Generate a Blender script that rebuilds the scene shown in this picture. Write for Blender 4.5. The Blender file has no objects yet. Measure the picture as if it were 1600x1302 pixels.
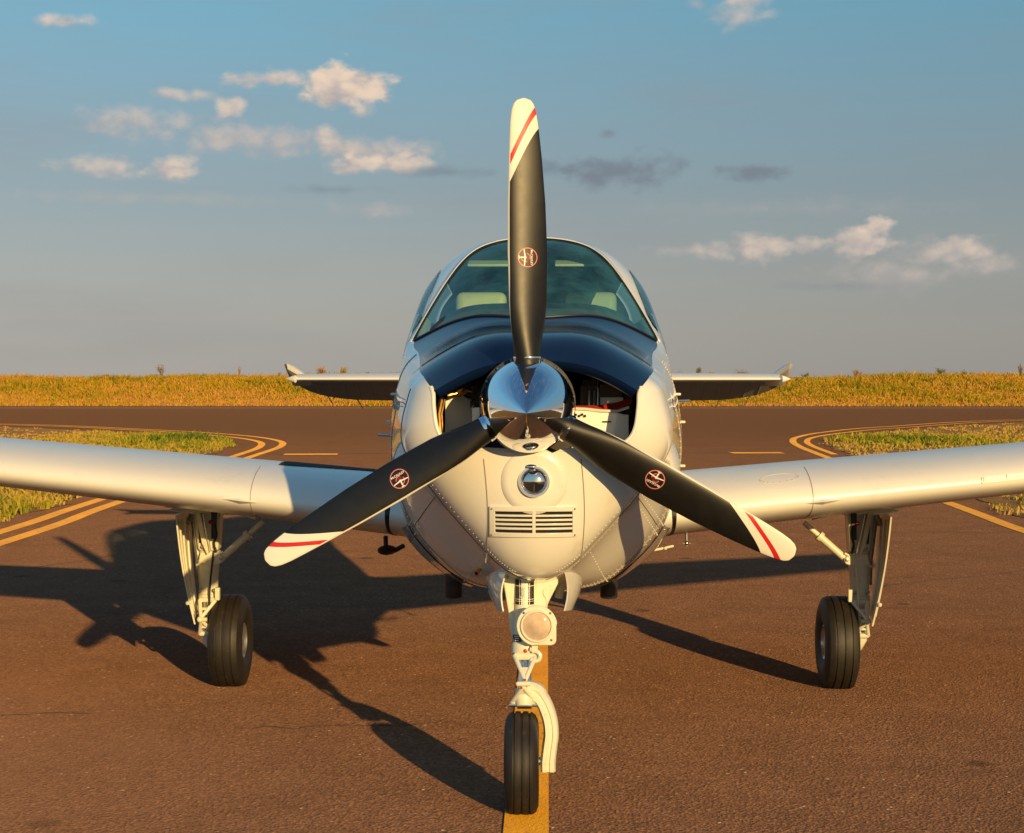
import bpy, bmesh, math, random
import numpy as np
from mathutils import Vector, Matrix
from mathutils.bvhtree import BVHTree

random.seed(7); rng = np.random.default_rng(7)
R = math.radians
scene = bpy.context.scene
COL = scene.collection

# ------------------------------------------------------------------ camera, sky, sun, exposure
cam_d = bpy.data.cameras.new("camera"); cam = bpy.data.objects.new("camera", cam_d); COL.objects.link(cam)
cam.location = (0.069, -5.54, 1.495)
cam.rotation_euler = (R(90 - 1.32), 0, R(1.19))
cam_d.sensor_width = 36; cam_d.lens = 59.5; cam_d.clip_start = 0.05; cam_d.clip_end = 9000
scene.camera = cam

SUN_AZ = 23.8     # degrees to the right of straight behind the camera
SUN_EL = 12.1
sun_to = Vector((math.sin(R(SUN_AZ)) * math.cos(R(SUN_EL)), -math.cos(R(SUN_AZ)) * math.cos(R(SUN_EL)), math.sin(R(SUN_EL))))
sun_d = bpy.data.lights.new("sun", 'SUN'); sun = bpy.data.objects.new("sun", sun_d); COL.objects.link(sun)
sun_d.energy = 5.0; sun_d.angle = R(0.5); sun_d.color = (1.0, 0.67, 0.27)
sun.rotation_euler = sun_to.to_track_quat('Z', 'Y').to_euler()
sun.location = (20, -40, 20)

scene.view_settings.view_transform = 'Standard'
scene.view_settings.look = 'None'
scene.view_settings.exposure = 0.0
scene.view_settings.gamma = 1.0
scene.view_settings.use_curve_mapping = False
scene.render.engine = 'CYCLES'
scene.cycles.max_bounces = 8
scene.cycles.transparent_max_bounces = 12

world = bpy.data.worlds.new("World"); scene.world = world
world.use_nodes = True


class NT:
    """tiny helper round a node tree"""
    def __init__(self, tree):
        self.t = tree; self.n = tree.nodes; self.l = tree.links
    def new(self, typ, **kw):
        n = self.n.new(typ)
        for k, v in kw.items():
            setattr(n, k, v)
        return n
    def put(self, sock, v):
        if v is None: return
        if hasattr(v, 'is_linked') or hasattr(v, 'links'):
            self.l.new(v, sock)
        else:
            if isinstance(v, (tuple, list)) and len(v) == 3 and sock.type == 'RGBA': v = (*v, 1)
            sock.default_value = v
    def math(self, op, a, b=None, c=None, clamp=False):
        n = self.new('ShaderNodeMath', operation=op); n.use_clamp = clamp
        self.put(n.inputs[0], a); self.put(n.inputs[1], b); self.put(n.inputs[2], c)
        return n.outputs[0]
    def mix(self, f, a, b, typ='MIX'):
        n = self.new('ShaderNodeMix', data_type='RGBA', blend_type=typ)
        self.put(n.inputs[0], f); self.put(n.inputs[6], a); self.put(n.inputs[7], b)
        return n.outputs[2]
    def ramp(self, f, stops, interp='LINEAR'):
        n = self.new('ShaderNodeValToRGB'); n.color_ramp.interpolation = interp
        e = n.color_ramp.elements
        while len(e) < len(stops): e.new(0.5)
        for el, (p, c) in zip(e, stops):
            el.position = p
            el.color = (*c, 1) if isinstance(c, (tuple, list)) else (c, c, c, 1)
        self.put(n.inputs[0], f)
        return n.outputs[0]
    def noise(self, vec, scale, detail=4, rough=0.5, dist=0.0, dim='3D'):
        n = self.new('ShaderNodeTexNoise', noise_dimensions=dim)
        if vec is not None: self.l.new(vec, n.inputs['Vector'])
        n.inputs['Scale'].default_value = scale; n.inputs['Detail'].default_value = detail
        n.inputs['Roughness'].default_value = rough; n.inputs['Distortion'].default_value = dist
        return n.outputs[0]
    def smooth(self, x, a, b):
        n = self.new('ShaderNodeMapRange', interpolation_type='SMOOTHSTEP'); n.clamp = True
        self.put(n.inputs[0], x); self.put(n.inputs[1], a); self.put(n.inputs[2], b)
        n.inputs[3].default_value = 0; n.inputs[4].default_value = 1
        return n.outputs[0]


def build_sky():
    w = NT(world.node_tree); w.n.clear()
    out = w.new('ShaderNodeOutputWorld'); bg = w.new('ShaderNodeBackground')
    STR = 0.1
    bg.inputs['Strength'].default_value = STR
    w.l.new(bg.outputs[0], out.inputs[0])
    sky = w.new('ShaderNodeTexSky', sky_type='NISHITA')
    sky.sun_disc = False; sky.sun_elevation = R(SUN_EL); sky.sun_rotation = R(180 - SUN_AZ)
    sky.air_density = 1.0; sky.dust_density = 2.0; sky.ozone_density = 2.0
    tc = w.new('ShaderNodeTexCoord'); sep = w.new('ShaderNodeSeparateXYZ')
    w.l.new(tc.outputs['Generated'], sep.inputs[0])
    X, Y, Z = sep.outputs
    el = w.math('ARCSINE', Z)                                  # radians
    az = w.math('ARCTAN2', X, Y)
    # evening haze colours by elevation, the same all round
    k = 1.0 / STR
    g = lambda r_, g_, b_: (r_ * k, g_ * k, b_ * k)
    t = w.math('MULTIPLY_ADD', el, 1 / 1.6, 0.02)
    hz = w.new('ShaderNodeValToRGB'); e = hz.color_ramp.elements
    stops = [(0.0, (.375, .345, .305)), (0.022, (.41, .385, .35)), (0.055, (.36, .365, .355)), (0.088, (.265, .335, .37)), (0.155, (.165, .385, .505)), (0.28, (.14, .38, .56)), (0.55, (.05, .15, .30)), (1.0, (.028, .085, .19))]
    while len(e) < len(stops): e.new(.5)
    for a, (p, c) in zip(e, stops): a.position = p; a.color = (*c, 1)
    w.l.new(t, hz.inputs[0])
    # haze is a little brighter towards the antisolar side on the left
    side = w.math('MULTIPLY_ADD', w.smooth(X, -.50, .42), -.32, 1.20)
    cs = w.new('ShaderNodeCombineXYZ')
    for i in range(3): w.put(cs.inputs[i], w.math('MULTIPLY', side, k))
    hz_k = w.mix(1.0, hz.outputs[0], cs.outputs[0], 'MULTIPLY')
    col = w.mix(0.82, sky.outputs[0], hz_k)
    # soft streaks of thin haze
    cv = w.new('ShaderNodeCombineXYZ'); w.l.new(az, cv.inputs[0]); w.l.new(w.math('MULTIPLY', el, 5.0), cv.inputs[1])
    st = w.noise(cv.outputs[0], 3.5, 5, .55)
    stf = w.math('MULTIPLY', w.smooth(st, .45, .75), .35)
    col = w.mix(stf, col, g(.30, .285, .30))
    # cumulus: ragged puffs at fixed bearings (azimuth, elevation, half width, half height, strength, tone)
    cv2 = w.new('ShaderNodeCombineXYZ'); w.l.new(az, cv2.inputs[0]); w.l.new(w.math('MULTIPLY', el, 1.45), cv2.inputs[1])
    n1 = w.noise(cv2.outputs[0], 34, 7, .58, .25)
    n2 = w.noise(cv2.outputs[0], 95, 5, .6)
    vor = w.new('ShaderNodeTexVoronoi', feature='SMOOTH_F1'); vor.inputs['Scale'].default_value = 75
    vor.inputs['Smoothness'].default_value = .5
    wob = w.new('ShaderNodeVectorMath', operation='ADD')
    w.l.new(cv2.outputs[0], wob.inputs[0])
    nn = w.new('ShaderNodeTexNoise'); nn.inputs['Scale'].default_value = 60; w.l.new(cv2.outputs[0], nn.inputs['Vector'])
    sc = w.new('ShaderNodeVectorMath', operation='SCALE'); w.l.new(nn.outputs['Color'], sc.inputs[0]); sc.inputs['Scale'].default_value = .02
    w.l.new(sc.outputs[0], wob.inputs[1]); w.l.new(wob.outputs[0], vor.inputs['Vector'])
    puff = w.math('SUBTRACT', .55, vor.outputs['Distance'])
    rag = w.math('MULTIPLY_ADD', w.math('SUBTRACT', n1, .5), 1.9, w.math('MULTIPLY', puff, .5))
    rag = w.math('MULTIPLY_ADD', w.math('SUBTRACT', n2, .5), .7, rag)
    # px, py, half width, half height (all in 1/2645 rad), softness, opacity, tone 0 grey .. 1 lit
    puffs = [
        (128, 62, 46, 11, .9, .75, .9), (432, 134, 80, 14, .9, .9, .85), (545, 142, 68, 33, .6, 1.0, 1.0), (566, 176, 24, 18, .9, .8, .85),
        (285, 162, 52, 10, 1.2, .7, .8), (367, 178, 22, 14, .8, .8, .95), (225, 204, 110, 20, 1.3, .8, .65), (400, 226, 165, 24, 1.4, .8, .45),
        (512, 218, 36, 18, 1.0, .7, .9), (585, 240, 95, 20, 1.1, .8, .5), (555, 264, 38, 16, .7, .85, .95), (625, 258, 45, 14, .8, .8, .95),
        (160, 273, 72, 15, 1.1, .65, .85), (280, 273, 46, 18, .8, .8, .9), (590, 330, 70, 13, 1.4, .5, .5),
        (1145, 40, 60, 22, 1.2, .6, .75), (1165, 18, 42, 13, 1.2, .6, .8), (1085, 22, 20, 9, 1.2, .5, .7), (1430, 8, 190, 14, 1.6, .5, .5),
        (970, 270, 98, 28, 1.0, .95, .02), (1175, 275, 58, 14, 1.0, .9, .02), (950, 213, 18, 8, 1.1, .6, .02), (850, 268, 48, 17, 1.1, .8, .02),
        (1180, 390, 40, 24, .8, .85, .6), (1110, 393, 42, 14, 1.0, .6, .75), (1262, 386, 28, 14, .8, .65, .65), (1335, 385, 56, 24, .7, .85, .65),
        (1362, 362, 24, 14, .6, .9, .9), (1445, 402, 90, 26, 1.2, .65, .45), (1480, 392, 40, 18, 1.0, .6, .75), (1540, 420, 40, 16, 1.3, .45, .6), (1400, 430, 140, 26, 1.5, .6, .4),
        (1300, 450, 120, 9, 1.6, .4, .1), (700, 272, 90, 10, 1.3, .6, .1), (520, 300, 90, 9, 1.5, .5, .05), (260, 318, 300, 12, 2.0, .4, .3), (1250, 330, 330, 16, 2.0, .35, .2), (1340, 8, 80, 12, 1.4, .5, .6), (1060, 395, 60, 12, 1.3, .5, .6),
    ]
    f = 2645.0
    lit = g(.82, .645, .50); shade = g(.44, .395, .39); grey = g(.195, .23, .275)
    for (px, py, hw, hh, soft, op, tone) in puffs:
        a0 = (px - 855) / f; e0 = (590 - py) / f
        dx = w.math('MULTIPLY', w.math('SUBTRACT', az, a0), f / (hw * 1.12))
        dy = w.math('MULTIPLY', w.math('SUBTRACT', el, e0), f / (hh * 1.2))
        r2 = w.math('SQRT', w.math('ADD', w.math('MULTIPLY', dx, dx), w.math('MULTIPLY', dy, dy)))
        dens = w.math('SUBTRACT', w.math('ADD', 1.0, rag), r2)
        m = w.math('MULTIPLY', w.smooth(dens, -.05, soft * .95), op)
        up = w.math('MULTIPLY_ADD', dy, .42, w.math('MULTIPLY_ADD', puff, 1.1, w.math('MULTIPLY_ADD', dx, .12, .38)))
        up = w.smooth(w.math('MULTIPLY_ADD', w.math('SUBTRACT', n2, .5), 1.1, up), -.25, .95)
        if tone < .2:
            c = grey
        else:
            mixl = tuple(shade[i] + (lit[i] - shade[i]) * tone for i in range(3))
            c = w.mix(up, shade, mixl)
        col = w.mix(m, col, c)
    w.l.new(col, bg.inputs['Color'])


build_sky()

# ------------------------------------------------------------------ materials
MATS = {}


def mat(name, color, rough=0.5, metal=0.0, coat=0.0, var=0.0, vscale=6.0, bump=0.0, bscale=200.0, spec=0.5, dirt=None, coat_rough=.05, ripple=0.0):
    m = bpy.data.materials.new(name); m.use_nodes = True
    t = NT(m.node_tree); b = t.n['Principled BSDF']
    tc = t.new('ShaderNodeTexCoord')
    b.inputs['Roughness'].default_value = rough; b.inputs['Metallic'].default_value = metal
    b.inputs['Coat Weight'].default_value = coat; b.inputs['Coat Roughness'].default_value = coat_rough
    b.inputs['Specular IOR Level'].default_value = spec
    c = (*color, 1)
    b.inputs['Base Color'].default_value = c
    if var:
        n = t.noise(tc.outputs['Object'], vscale, 6, .6)
        lo = tuple(x * (1 - var) for x in color); hi = tuple(min(1, x * (1 + var)) for x in color)
        cc = t.ramp(n, [(.3, lo), (.7, hi)])
        if dirt:
            n3 = t.noise(tc.outputs['Object'], vscale * 3.1, 8, .7)
            cc = t.mix(t.math('MULTIPLY', t.smooth(n3, .56, .72), dirt[1]), cc, dirt[0])
        t.l.new(cc, b.inputs['Base Color'])
        rr = t.math('MULTIPLY_ADD', n, .16, rough - .08)
        t.l.new(rr, b.inputs['Roughness'])
    if bump:
        n2 = t.noise(tc.outputs['Object'], bscale, 3, .6)
        bp = t.new('ShaderNodeBump'); bp.inputs['Strength'].default_value = bump; bp.inputs['Distance'].default_value = .002
        t.l.new(n2, bp.inputs['Height']); t.l.new(bp.outputs[0], b.inputs['Normal'])
    if ripple:
        n4 = t.noise(tc.outputs['Object'], 7.5, 2, .5)
        bp = t.new('ShaderNodeBump'); bp.inputs['Strength'].default_value = ripple; bp.inputs['Distance'].default_value = .01
        t.l.new(n4, bp.inputs['Height']); t.l.new(bp.outputs[0], b.inputs['Normal']); t.l.new(bp.outputs[0], b.inputs['Coat Normal'])
    MATS[name] = m
    return m


paint = mat('white_paint', (.80, .775, .71), .24, 0, 1.0, .03, 2.5, dirt=((.40, .31, .21), .20), ripple=.10)
wing_paint = mat('wing_paint', (.80, .77, .705), .34, 0, .45, .03, 1.6, dirt=((.45, .37, .27), .16), coat_rough=.30, ripple=.08)
gear_paint = mat('gear_paint', (.76, .72, .56), .36, 0, .25, .05, 14, dirt=((.28, .21, .13), .35))
navy = mat('navy_paint', (.004, .014, .055), .14, 0, 0, .1, 3, spec=.20)
chrome = mat('chrome', (.86, .87, .90), .045, 1.0)
alu = mat('aluminium', (.62, .61, .58), .28, 1.0, 0, .08, 20)
steel = mat('dull_steel', (.34, .33, .31), .42, 1.0, 0, .15, 30)
dark_metal = mat('dark_metal', (.05, .045, .04), .5, .6, 0, .3, 30)
exhaust = mat('exhaust_metal', (.06, .04, .032), .55, .5, 0, .4, 25)
rubber = mat('tyre_rubber', (.020, .0155, .012), .55, 0, 0, .22, 9, .25, 260, .45, dirt=((.10, .070, .045), .45))
seal_black = mat('black_seal', (.012, .012, .012), .5)
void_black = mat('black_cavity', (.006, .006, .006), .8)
red_seal = mat('red_rubber', (.50, .035, .015), .5, 0, 0, .15, 30)
red_paint = mat('red_paint', (.55, .02, .02), .4)
white_ink = mat('white_ink', (.82, .80, .76), .45)
black_ink = mat('black_ink', (.012, .012, .014), .4)
brass = mat('brass', (.72, .42, .14), .3, 1.0, 0, .1, 30)
leather = mat('beige_leather', (.62, .55, .34), .5, 0, 0, .06, 10, .3, 300)
lining = mat('cabin_lining', (.16, .19, .19), .8, 0, 0, .1, 8)
trim = mat('cabin_trim', (.60, .58, .48), .65, 0, 0, .06, 10)
dash_m = mat('glareshield', (.02, .022, .024), .7)
fin_m = mat('cylinder_fins', (.20, .15, .11), .55, .5, 0, .2, 30)
walk_m = mat('wing_walk', (.012, .012, .012), .85, 0, 0, .2, 12, .6, 400)
seam_m = mat('panel_gap', (.30, .26, .20), .7)
lens_m = mat('lamp_reflector', (.66, .50, .38), .42, .35, 0, .22, 24)
bulb_m = mat('mirror_bulb', (.90, .86, .78), .07, 1.0)


def glass_mat(name, tint, rough=.015, ior=1.45, film=None):
    m = bpy.data.materials.new(name); m.use_nodes = True
    t = NT(m.node_tree); t.n.clear()
    o = t.new('ShaderNodeOutputMaterial'); tr = t.new('ShaderNodeBsdfTransparent'); gl = t.new('ShaderNodeBsdfGlossy')
    tr.inputs[0].default_value = (*tint, 1); gl.inputs['Roughness'].default_value = rough
    fr = t.new('ShaderNodeFresnel'); ge = t.new('ShaderNodeNewGeometry')
    t.l.new(t.math('MULTIPLY_ADD', ge.outputs['Backfacing'], 1 / ior - ior, ior), fr.inputs[0])      # a thin pane reflects alike from both sides
    mx = t.new('ShaderNodeMixShader'); t.l.new(fr.outputs[0], mx.inputs[0]); t.l.new(tr.outputs[0], mx.inputs[1]); t.l.new(gl.outputs[0], mx.inputs[2])
    last = mx.outputs[0]
    if film:                                                   # thin dust haze, coloured teal to paint in the tinted glass's brightness
        df = t.new('ShaderNodeBsdfDiffuse'); df.inputs[0].default_value = (*film[0], 1); tcg = t.new('ShaderNodeTexCoord')
        n_ = t.noise(tcg.outputs['Object'], 5, 8, .7); m2 = t.new('ShaderNodeMixShader')
        t.l.new(t.math('MULTIPLY', t.smooth(n_, .2, .8), film[1]), m2.inputs[0]); t.l.new(last, m2.inputs[1]); t.l.new(df.outputs[0], m2.inputs[2]); last = m2.outputs[0]
    t.l.new(last, o.inputs[0]); MATS[name] = m
    return m


ws_glass = glass_mat('tinted_windshield', (.68, .90, .86), film=((.13, .52, .60), .21))
side_glass = glass_mat('side_window_glass', (.45, .66, .70), film=((.2, .5, .6), .12))
lamp_glass = glass_mat('lamp_glass', (.93, .93, .92), .03)


def asphalt_mat():
    m = bpy.data.materials.new('asphalt'); m.use_nodes = True
    t = NT(m.node_tree); b = t.n['Principled BSDF']; tc = t.new('ShaderNodeTexCoord'); P = tc.outputs['Object']
    big = t.noise(P, .35, 5, .6); mid = t.noise(P, 2.6, 6, .65); fine = t.noise(P, 120, 3, .7)
    base = t.ramp(mid, [(.30, (0.172, 0.089, 0.054)), (.52, (0.210, 0.107, 0.065)), (.75, (0.249, 0.129, 0.080))])
    base = t.mix(t.math('MULTIPLY', t.smooth(big, .45, .68), .5), base, (0.202, 0.109, 0.068))
    # old aggregate, light and dark chips
    v = t.new('ShaderNodeTexVoronoi'); v.inputs['Scale'].default_value = 85; t.l.new(P, v.inputs['Vector'])
    chip = t.new('ShaderNodeSeparateColor'); t.l.new(v.outputs['Color'], chip.inputs[0])
    base = t.mix(t.math('MULTIPLY', t.smooth(chip.outputs[0], .55, 1.0), .45), base, (0.407, 0.221, 0.126))
    base = t.mix(t.math('MULTIPLY', t.smooth(chip.outputs[1], .6, 1.0), .6), base, (0.106, 0.055, 0.034))
    v2 = t.new('ShaderNodeTexVoronoi'); v2.inputs['Scale'].default_value = 22; t.l.new(P, v2.inputs['Vector'])
    c2 = t.new('ShaderNodeSeparateColor'); t.l.new(v2.outputs['Color'], c2.inputs[0])
    spk = t.math('MULTIPLY', t.math('GREATER_THAN', c2.outputs[2], .978), t.math('LESS_THAN', v2.outputs['Distance'], .13))
    base = t.mix(spk, base, (0.533, 0.418, 0.306))
    # worn patches and rubbed-in dark stains, drawn out along the taxiway
    mp = t.new('ShaderNodeMapping'); mp.inputs['Scale'].default_value = (1.0, .28, 1); t.l.new(P, mp.inputs[0])
    stn = t.noise(mp.outputs[0], .9, 7, .68, .6)
    base = t.mix(t.math('MULTIPLY', t.smooth(stn, .54, .72), .42), base, (0.128, 0.069, 0.044))
    mp2 = t.new('ShaderNodeMapping'); mp2.inputs['Scale'].default_value = (.12, 1.6, 1); t.l.new(P, mp2.inputs[0])
    st2 = t.noise(mp2.outputs[0], .9, 6, .7, .2)
    base = t.mix(t.math('MULTIPLY', t.smooth(st2, .55, .70), .38), base, (0.136, 0.073, 0.047))
    drip = t.new('ShaderNodeTexVoronoi'); drip.inputs['Scale'].default_value = 1.1; t.l.new(P, drip.inputs['Vector'])
    dn = t.math('MULTIPLY_ADD', t.math('SUBTRACT', fine, .5), .05, t.math('MULTIPLY_ADD', t.math('SUBTRACT', mid, .5), .12, drip.outputs['Distance']))
    base = t.mix(t.math('MULTIPLY', t.smooth(dn, .085, .035), .55), base, (0.047, 0.030, 0.022))
    # greyer, darker with distance: the sheen of a grazing view put into the colour
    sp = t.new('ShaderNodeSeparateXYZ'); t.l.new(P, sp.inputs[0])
    far_sheen = t.smooth(t.math('MULTIPLY_ADD', t.math('SUBTRACT', big, .5), 14.0, sp.outputs[1]), 12, 46)
    base = t.mix(t.math('MULTIPLY', far_sheen, .85), base, (0.125, 0.070, 0.045))
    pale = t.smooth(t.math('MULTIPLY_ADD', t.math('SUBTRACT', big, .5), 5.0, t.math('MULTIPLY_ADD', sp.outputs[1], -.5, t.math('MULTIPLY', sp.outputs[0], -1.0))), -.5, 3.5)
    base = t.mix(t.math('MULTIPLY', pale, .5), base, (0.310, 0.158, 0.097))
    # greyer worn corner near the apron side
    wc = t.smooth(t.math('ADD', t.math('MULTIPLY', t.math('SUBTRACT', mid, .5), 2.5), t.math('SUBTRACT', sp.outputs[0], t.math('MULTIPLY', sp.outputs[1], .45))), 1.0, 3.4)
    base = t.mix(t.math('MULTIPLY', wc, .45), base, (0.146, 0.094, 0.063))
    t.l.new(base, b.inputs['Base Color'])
    b.inputs['Roughness'].default_value = .9; b.inputs['Specular IOR Level'].default_value = 0.0
    b.inputs['Diffuse Roughness'].default_value = 1.0
    h = t.math('MULTIPLY_ADD', fine, .6, t.math('MULTIPLY', v.outputs['Distance'], .9))
    bp = t.new('ShaderNodeBump'); bp.inputs['Strength'].default_value = .85; bp.inputs['Distance'].default_value = .007
    t.l.new(h, bp.inputs['Height']); t.l.new(bp.outputs[0], b.inputs['Normal'])
    return m


def line_mat(name, c, worn, wear):
    m = bpy.data.materials.new(name); m.use_nodes = True
    t = NT(m.node_tree); b = t.n['Principled BSDF']; tc = t.new('ShaderNodeTexCoord'); P = tc.outputs['Object']
    n = t.noise(P, 9, 8, .75); n2 = t.noise(P, 1.4, 4, .6); f = t.noise(P, 90, 3, .7)
    col = t.mix(t.smooth(n2, .3, .7), tuple(x * .82 for x in c), c)
    col = t.mix(t.math('MULTIPLY', t.smooth(n, wear, wear + .12), .75), col, worn)
    t.l.new(col, b.inputs['Base Color']); b.inputs['Roughness'].default_value = .75
    b.inputs['Diffuse Roughness'].default_value = 1.0
    bp = t.new('ShaderNodeBump'); bp.inputs['Strength'].default_value = .7; bp.inputs['Distance'].default_value = .01
    t.l.new(f, bp.inputs['Height']); t.l.new(bp.outputs[0], b.inputs['Normal'])
    return m


def soil_mat():
    m = bpy.data.materials.new('dry_soil'); m.use_nodes = True
    t = NT(m.node_tree); b = t.n['Principled BSDF']; tc = t.new('ShaderNodeTexCoord'); P = tc.outputs['Object']
    n = t.noise(P, 1.3, 8, .7); n2 = t.noise(P, 14, 5, .7)
    c = t.ramp(n, [(.3, (.24, .125, .045)), (.55, (.33, .18, .065)), (.75, (.26, .19, .04))])
    c = t.mix(t.math('MULTIPLY', n2, .5), c, (.14, .09, .045))
    t.l.new(c, b.inputs['Base Color']); b.inputs['Roughness'].default_value = .95; b.inputs['Specular IOR Level'].default_value = .1
    b.inputs['Diffuse Roughness'].default_value = 1.0
    bp = t.new('ShaderNodeBump'); bp.inputs['Strength'].default_value = 1; bp.inputs['Distance'].default_value = .05
    t.l.new(n2, bp.inputs['Height']); t.l.new(bp.outputs[0], b.inputs['Normal'])
    return m


def grass_mat(name, stops):
    m = bpy.data.materials.new(name); m.use_nodes = True
    t = NT(m.node_tree); b = t.n['Principled BSDF']
    at = t.new('ShaderNodeAttribute', attribute_name='tint')
    c = t.ramp(at.outputs['Fac'], stops)
    t.l.new(c, b.inputs['Base Color']); b.inputs['Roughness'].default_value = .65; b.inputs['Specular IOR Level'].default_value = .2
    tl = t.new('ShaderNodeBsdfTranslucent'); t.l.new(c, tl.inputs[0])
    mx = t.new('ShaderNodeMixShader'); mx.inputs[0].default_value = .25
    o = t.n['Material Output']; t.l.new(b.outputs[0], mx.inputs[1]); t.l.new(tl.outputs[0], mx.inputs[2]); t.l.new(mx.outputs[0], o.inputs[0])
    return m


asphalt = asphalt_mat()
yellow = line_mat('yellow_line_paint', (.80, .37, .012), (.24, .12, .05), .545)
white_line = line_mat('white_line_paint', (.62, .56, .48), (.25, .16, .1), .52)
soil = soil_mat()

# ------------------------------------------------------------------ mesh helpers


class MB:
    def __init__(self):
        self.v = []; self.f = []; self.m = []; self.uv = {}
    def add(self, vs, fs, m=0):
        o = len(self.v); self.v += [tuple(p) for p in vs]
        for f in fs: self.f.append(tuple(o + i for i in f)); self.m.append(m)
        return o
    def box(self, c, s, rot=None, m=0, taper=1.0):
        c = Vector(c); vs = []
        for z in (-1, 1):
            k = taper if z < 0 else 1
            for x, y in ((-1, -1), (1, -1), (1, 1), (-1, 1)):
                p = Vector((x * s[0] / 2 * k, y * s[1] / 2, z * s[2] / 2))
                vs.append(c + (rot @ p if rot else p))
        self.add(vs, [(3, 2, 1, 0), (4, 5, 6, 7), (0, 1, 5, 4), (1, 2, 6, 5), (2, 3, 7, 6), (3, 0, 4, 7)], m)
    def tube(self, pts, r, n=12, m=0, cap=True, squash=None):
        pts = [Vector(p) for p in pts]; N = len(pts)
        rs = r if isinstance(r, (list, tuple)) else [r] * N
        ref = None; vs = []
        for i, p in enumerate(pts):
            d = (pts[min(i + 1, N - 1)] - pts[max(i - 1, 0)]).normalized()
            if ref is None:
                ref = Vector((0, 0, 1)) if abs(d.z) < .9 else Vector((0, 1, 0))
            u = (ref - d * ref.dot(d)).normalized(); ref = u; w = d.cross(u)
            for k in range(n):
                a = 2 * math.pi * k / n
                vs.append(p + (u * math.cos(a) + w * math.sin(a)) * rs[i])
        fs = [(i * n + k, i * n + (k + 1) % n, (i + 1) * n + (k + 1) % n, (i + 1) * n + k) for i in range(N - 1) for k in range(n)]
        if cap: fs += [tuple(range(n))[::-1], tuple((N - 1) * n + k for k in range(n))]
        self.add(vs, fs, m)
    def lathe(self, o, axis, prof, n=32, m=0, cap=True):
        o = Vector(o); ax = Vector(axis).normalized()
        u = ax.orthogonal().normalized(); w = ax.cross(u); vs = []
        for a, r in prof:
            for k in range(n):
                t = 2 * math.pi * k / n
                vs.append(o + ax * a + (u * math.cos(t) + w * math.sin(t)) * max(r, 1e-5))
        N = len(prof)
        fs = [(i * n + k, i * n + (k + 1) % n, (i + 1) * n + (k + 1) % n, (i + 1) * n + k) for i in range(N - 1) for k in range(n)]
        if cap:
            fs += [tuple(range(n))[::-1], tuple((N - 1) * n + k for k in range(n))]
        self.add(vs, fs, m)
    def prism(self, poly, ext, m=0):
        ext = Vector(ext); a = [Vector(p) for p in poly]; n = len(a)
        vs = a + [p + ext for p in a]
        fs = [tuple(range(n)), tuple(range(2 * n - 1, n - 1, -1))] + [(i, i + n, (i + 1) % n + n, (i + 1) % n) for i in range(n)]
        self.add(vs, fs, m)
    def ball(self, c, r, n=12, m=0):
        r = r if isinstance(r, (tuple, list)) else (r, r, r); c = Vector(c); vs = []; k = n // 2
        for i in range(k + 1):
            p = math.pi * i / k
            for j in range(n):
                t = 2 * math.pi * j / n
                vs.append(c + Vector((r[0] * math.sin(p) * math.cos(t), r[1] * math.sin(p) * math.sin(t), r[2] * math.cos(p))))
        fs = [(i * n + j, (i + 1) * n + j, (i + 1) * n + (j + 1) % n, i * n + (j + 1) % n) for i in range(k) for j in range(n)]
        self.add(vs, fs, m)
    def grid(self, rows, m=0, close=False):
        nr, nc = len(rows), len(rows[0])
        vs = [p for r in rows for p in r]; cc = nc if close else nc - 1
        self.add(vs, [(i * nc + j, i * nc + (j + 1) % nc, (i + 1) * nc + (j + 1) % nc, (i + 1) * nc + j) for i in range(nr - 1) for j in range(cc)], m)
    def build(self, name, mats, parent=None, bevel=0.0, sharp=38, smooth=True, seg=2, normals=True):
        me = bpy.data.meshes.new(name)
        me.from_pydata(self.v, [], self.f)
        for mm in (mats if isinstance(mats, (list, tuple)) else [mats]): me.materials.append(mm)
        me.polygons.foreach_set('material_index', self.m)
        if normals:
            bm = bmesh.new(); bm.from_mesh(me)
            bmesh.ops.remove_doubles(bm, verts=bm.verts, dist=1e-6)
            bmesh.ops.recalc_face_normals(bm, faces=bm.faces); bm.to_mesh(me); bm.free()
        return link(name, me, parent, bevel, sharp, smooth, seg)


def link(name, me, parent=None, bevel=0.0, sharp=38, smooth=True, seg=2):
    if smooth:
        me.polygons.foreach_set('use_smooth', [True] * len(me.polygons))
        me.set_sharp_from_angle(angle=R(sharp))
    me.update()
    o = bpy.data.objects.new(name, me); COL.objects.link(o)
    if name in TINY: o['kind'] = 'stuff'
    if parent: o.parent = parent
    if bevel:
        b = o.modifiers.new('soft_edges', 'BEVEL'); b.width = bevel; b.segments = seg; b.limit_method = 'ANGLE'; b.angle_limit = R(40)
    return o


def tag(o, label=None, cat=None, group=None, kind=None):
    if label: o['label'] = label
    if cat: o['category'] = cat
    if group: o['group'] = group
    if kind: o['kind'] = kind
    return o


TINY = {'screw', 'strip_clip', 'hose_fitting', 'access_cover_screw', 'spinner_screw', 'plate_bolt', 'rivet', 'bolt_mark', 'door_rib', 'stencil_lettering'}


def structure(name, me_builder, m):
    o = me_builder.build(name, m, None, smooth=False, normals=False); o['kind'] = 'structure'
    return o


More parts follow.
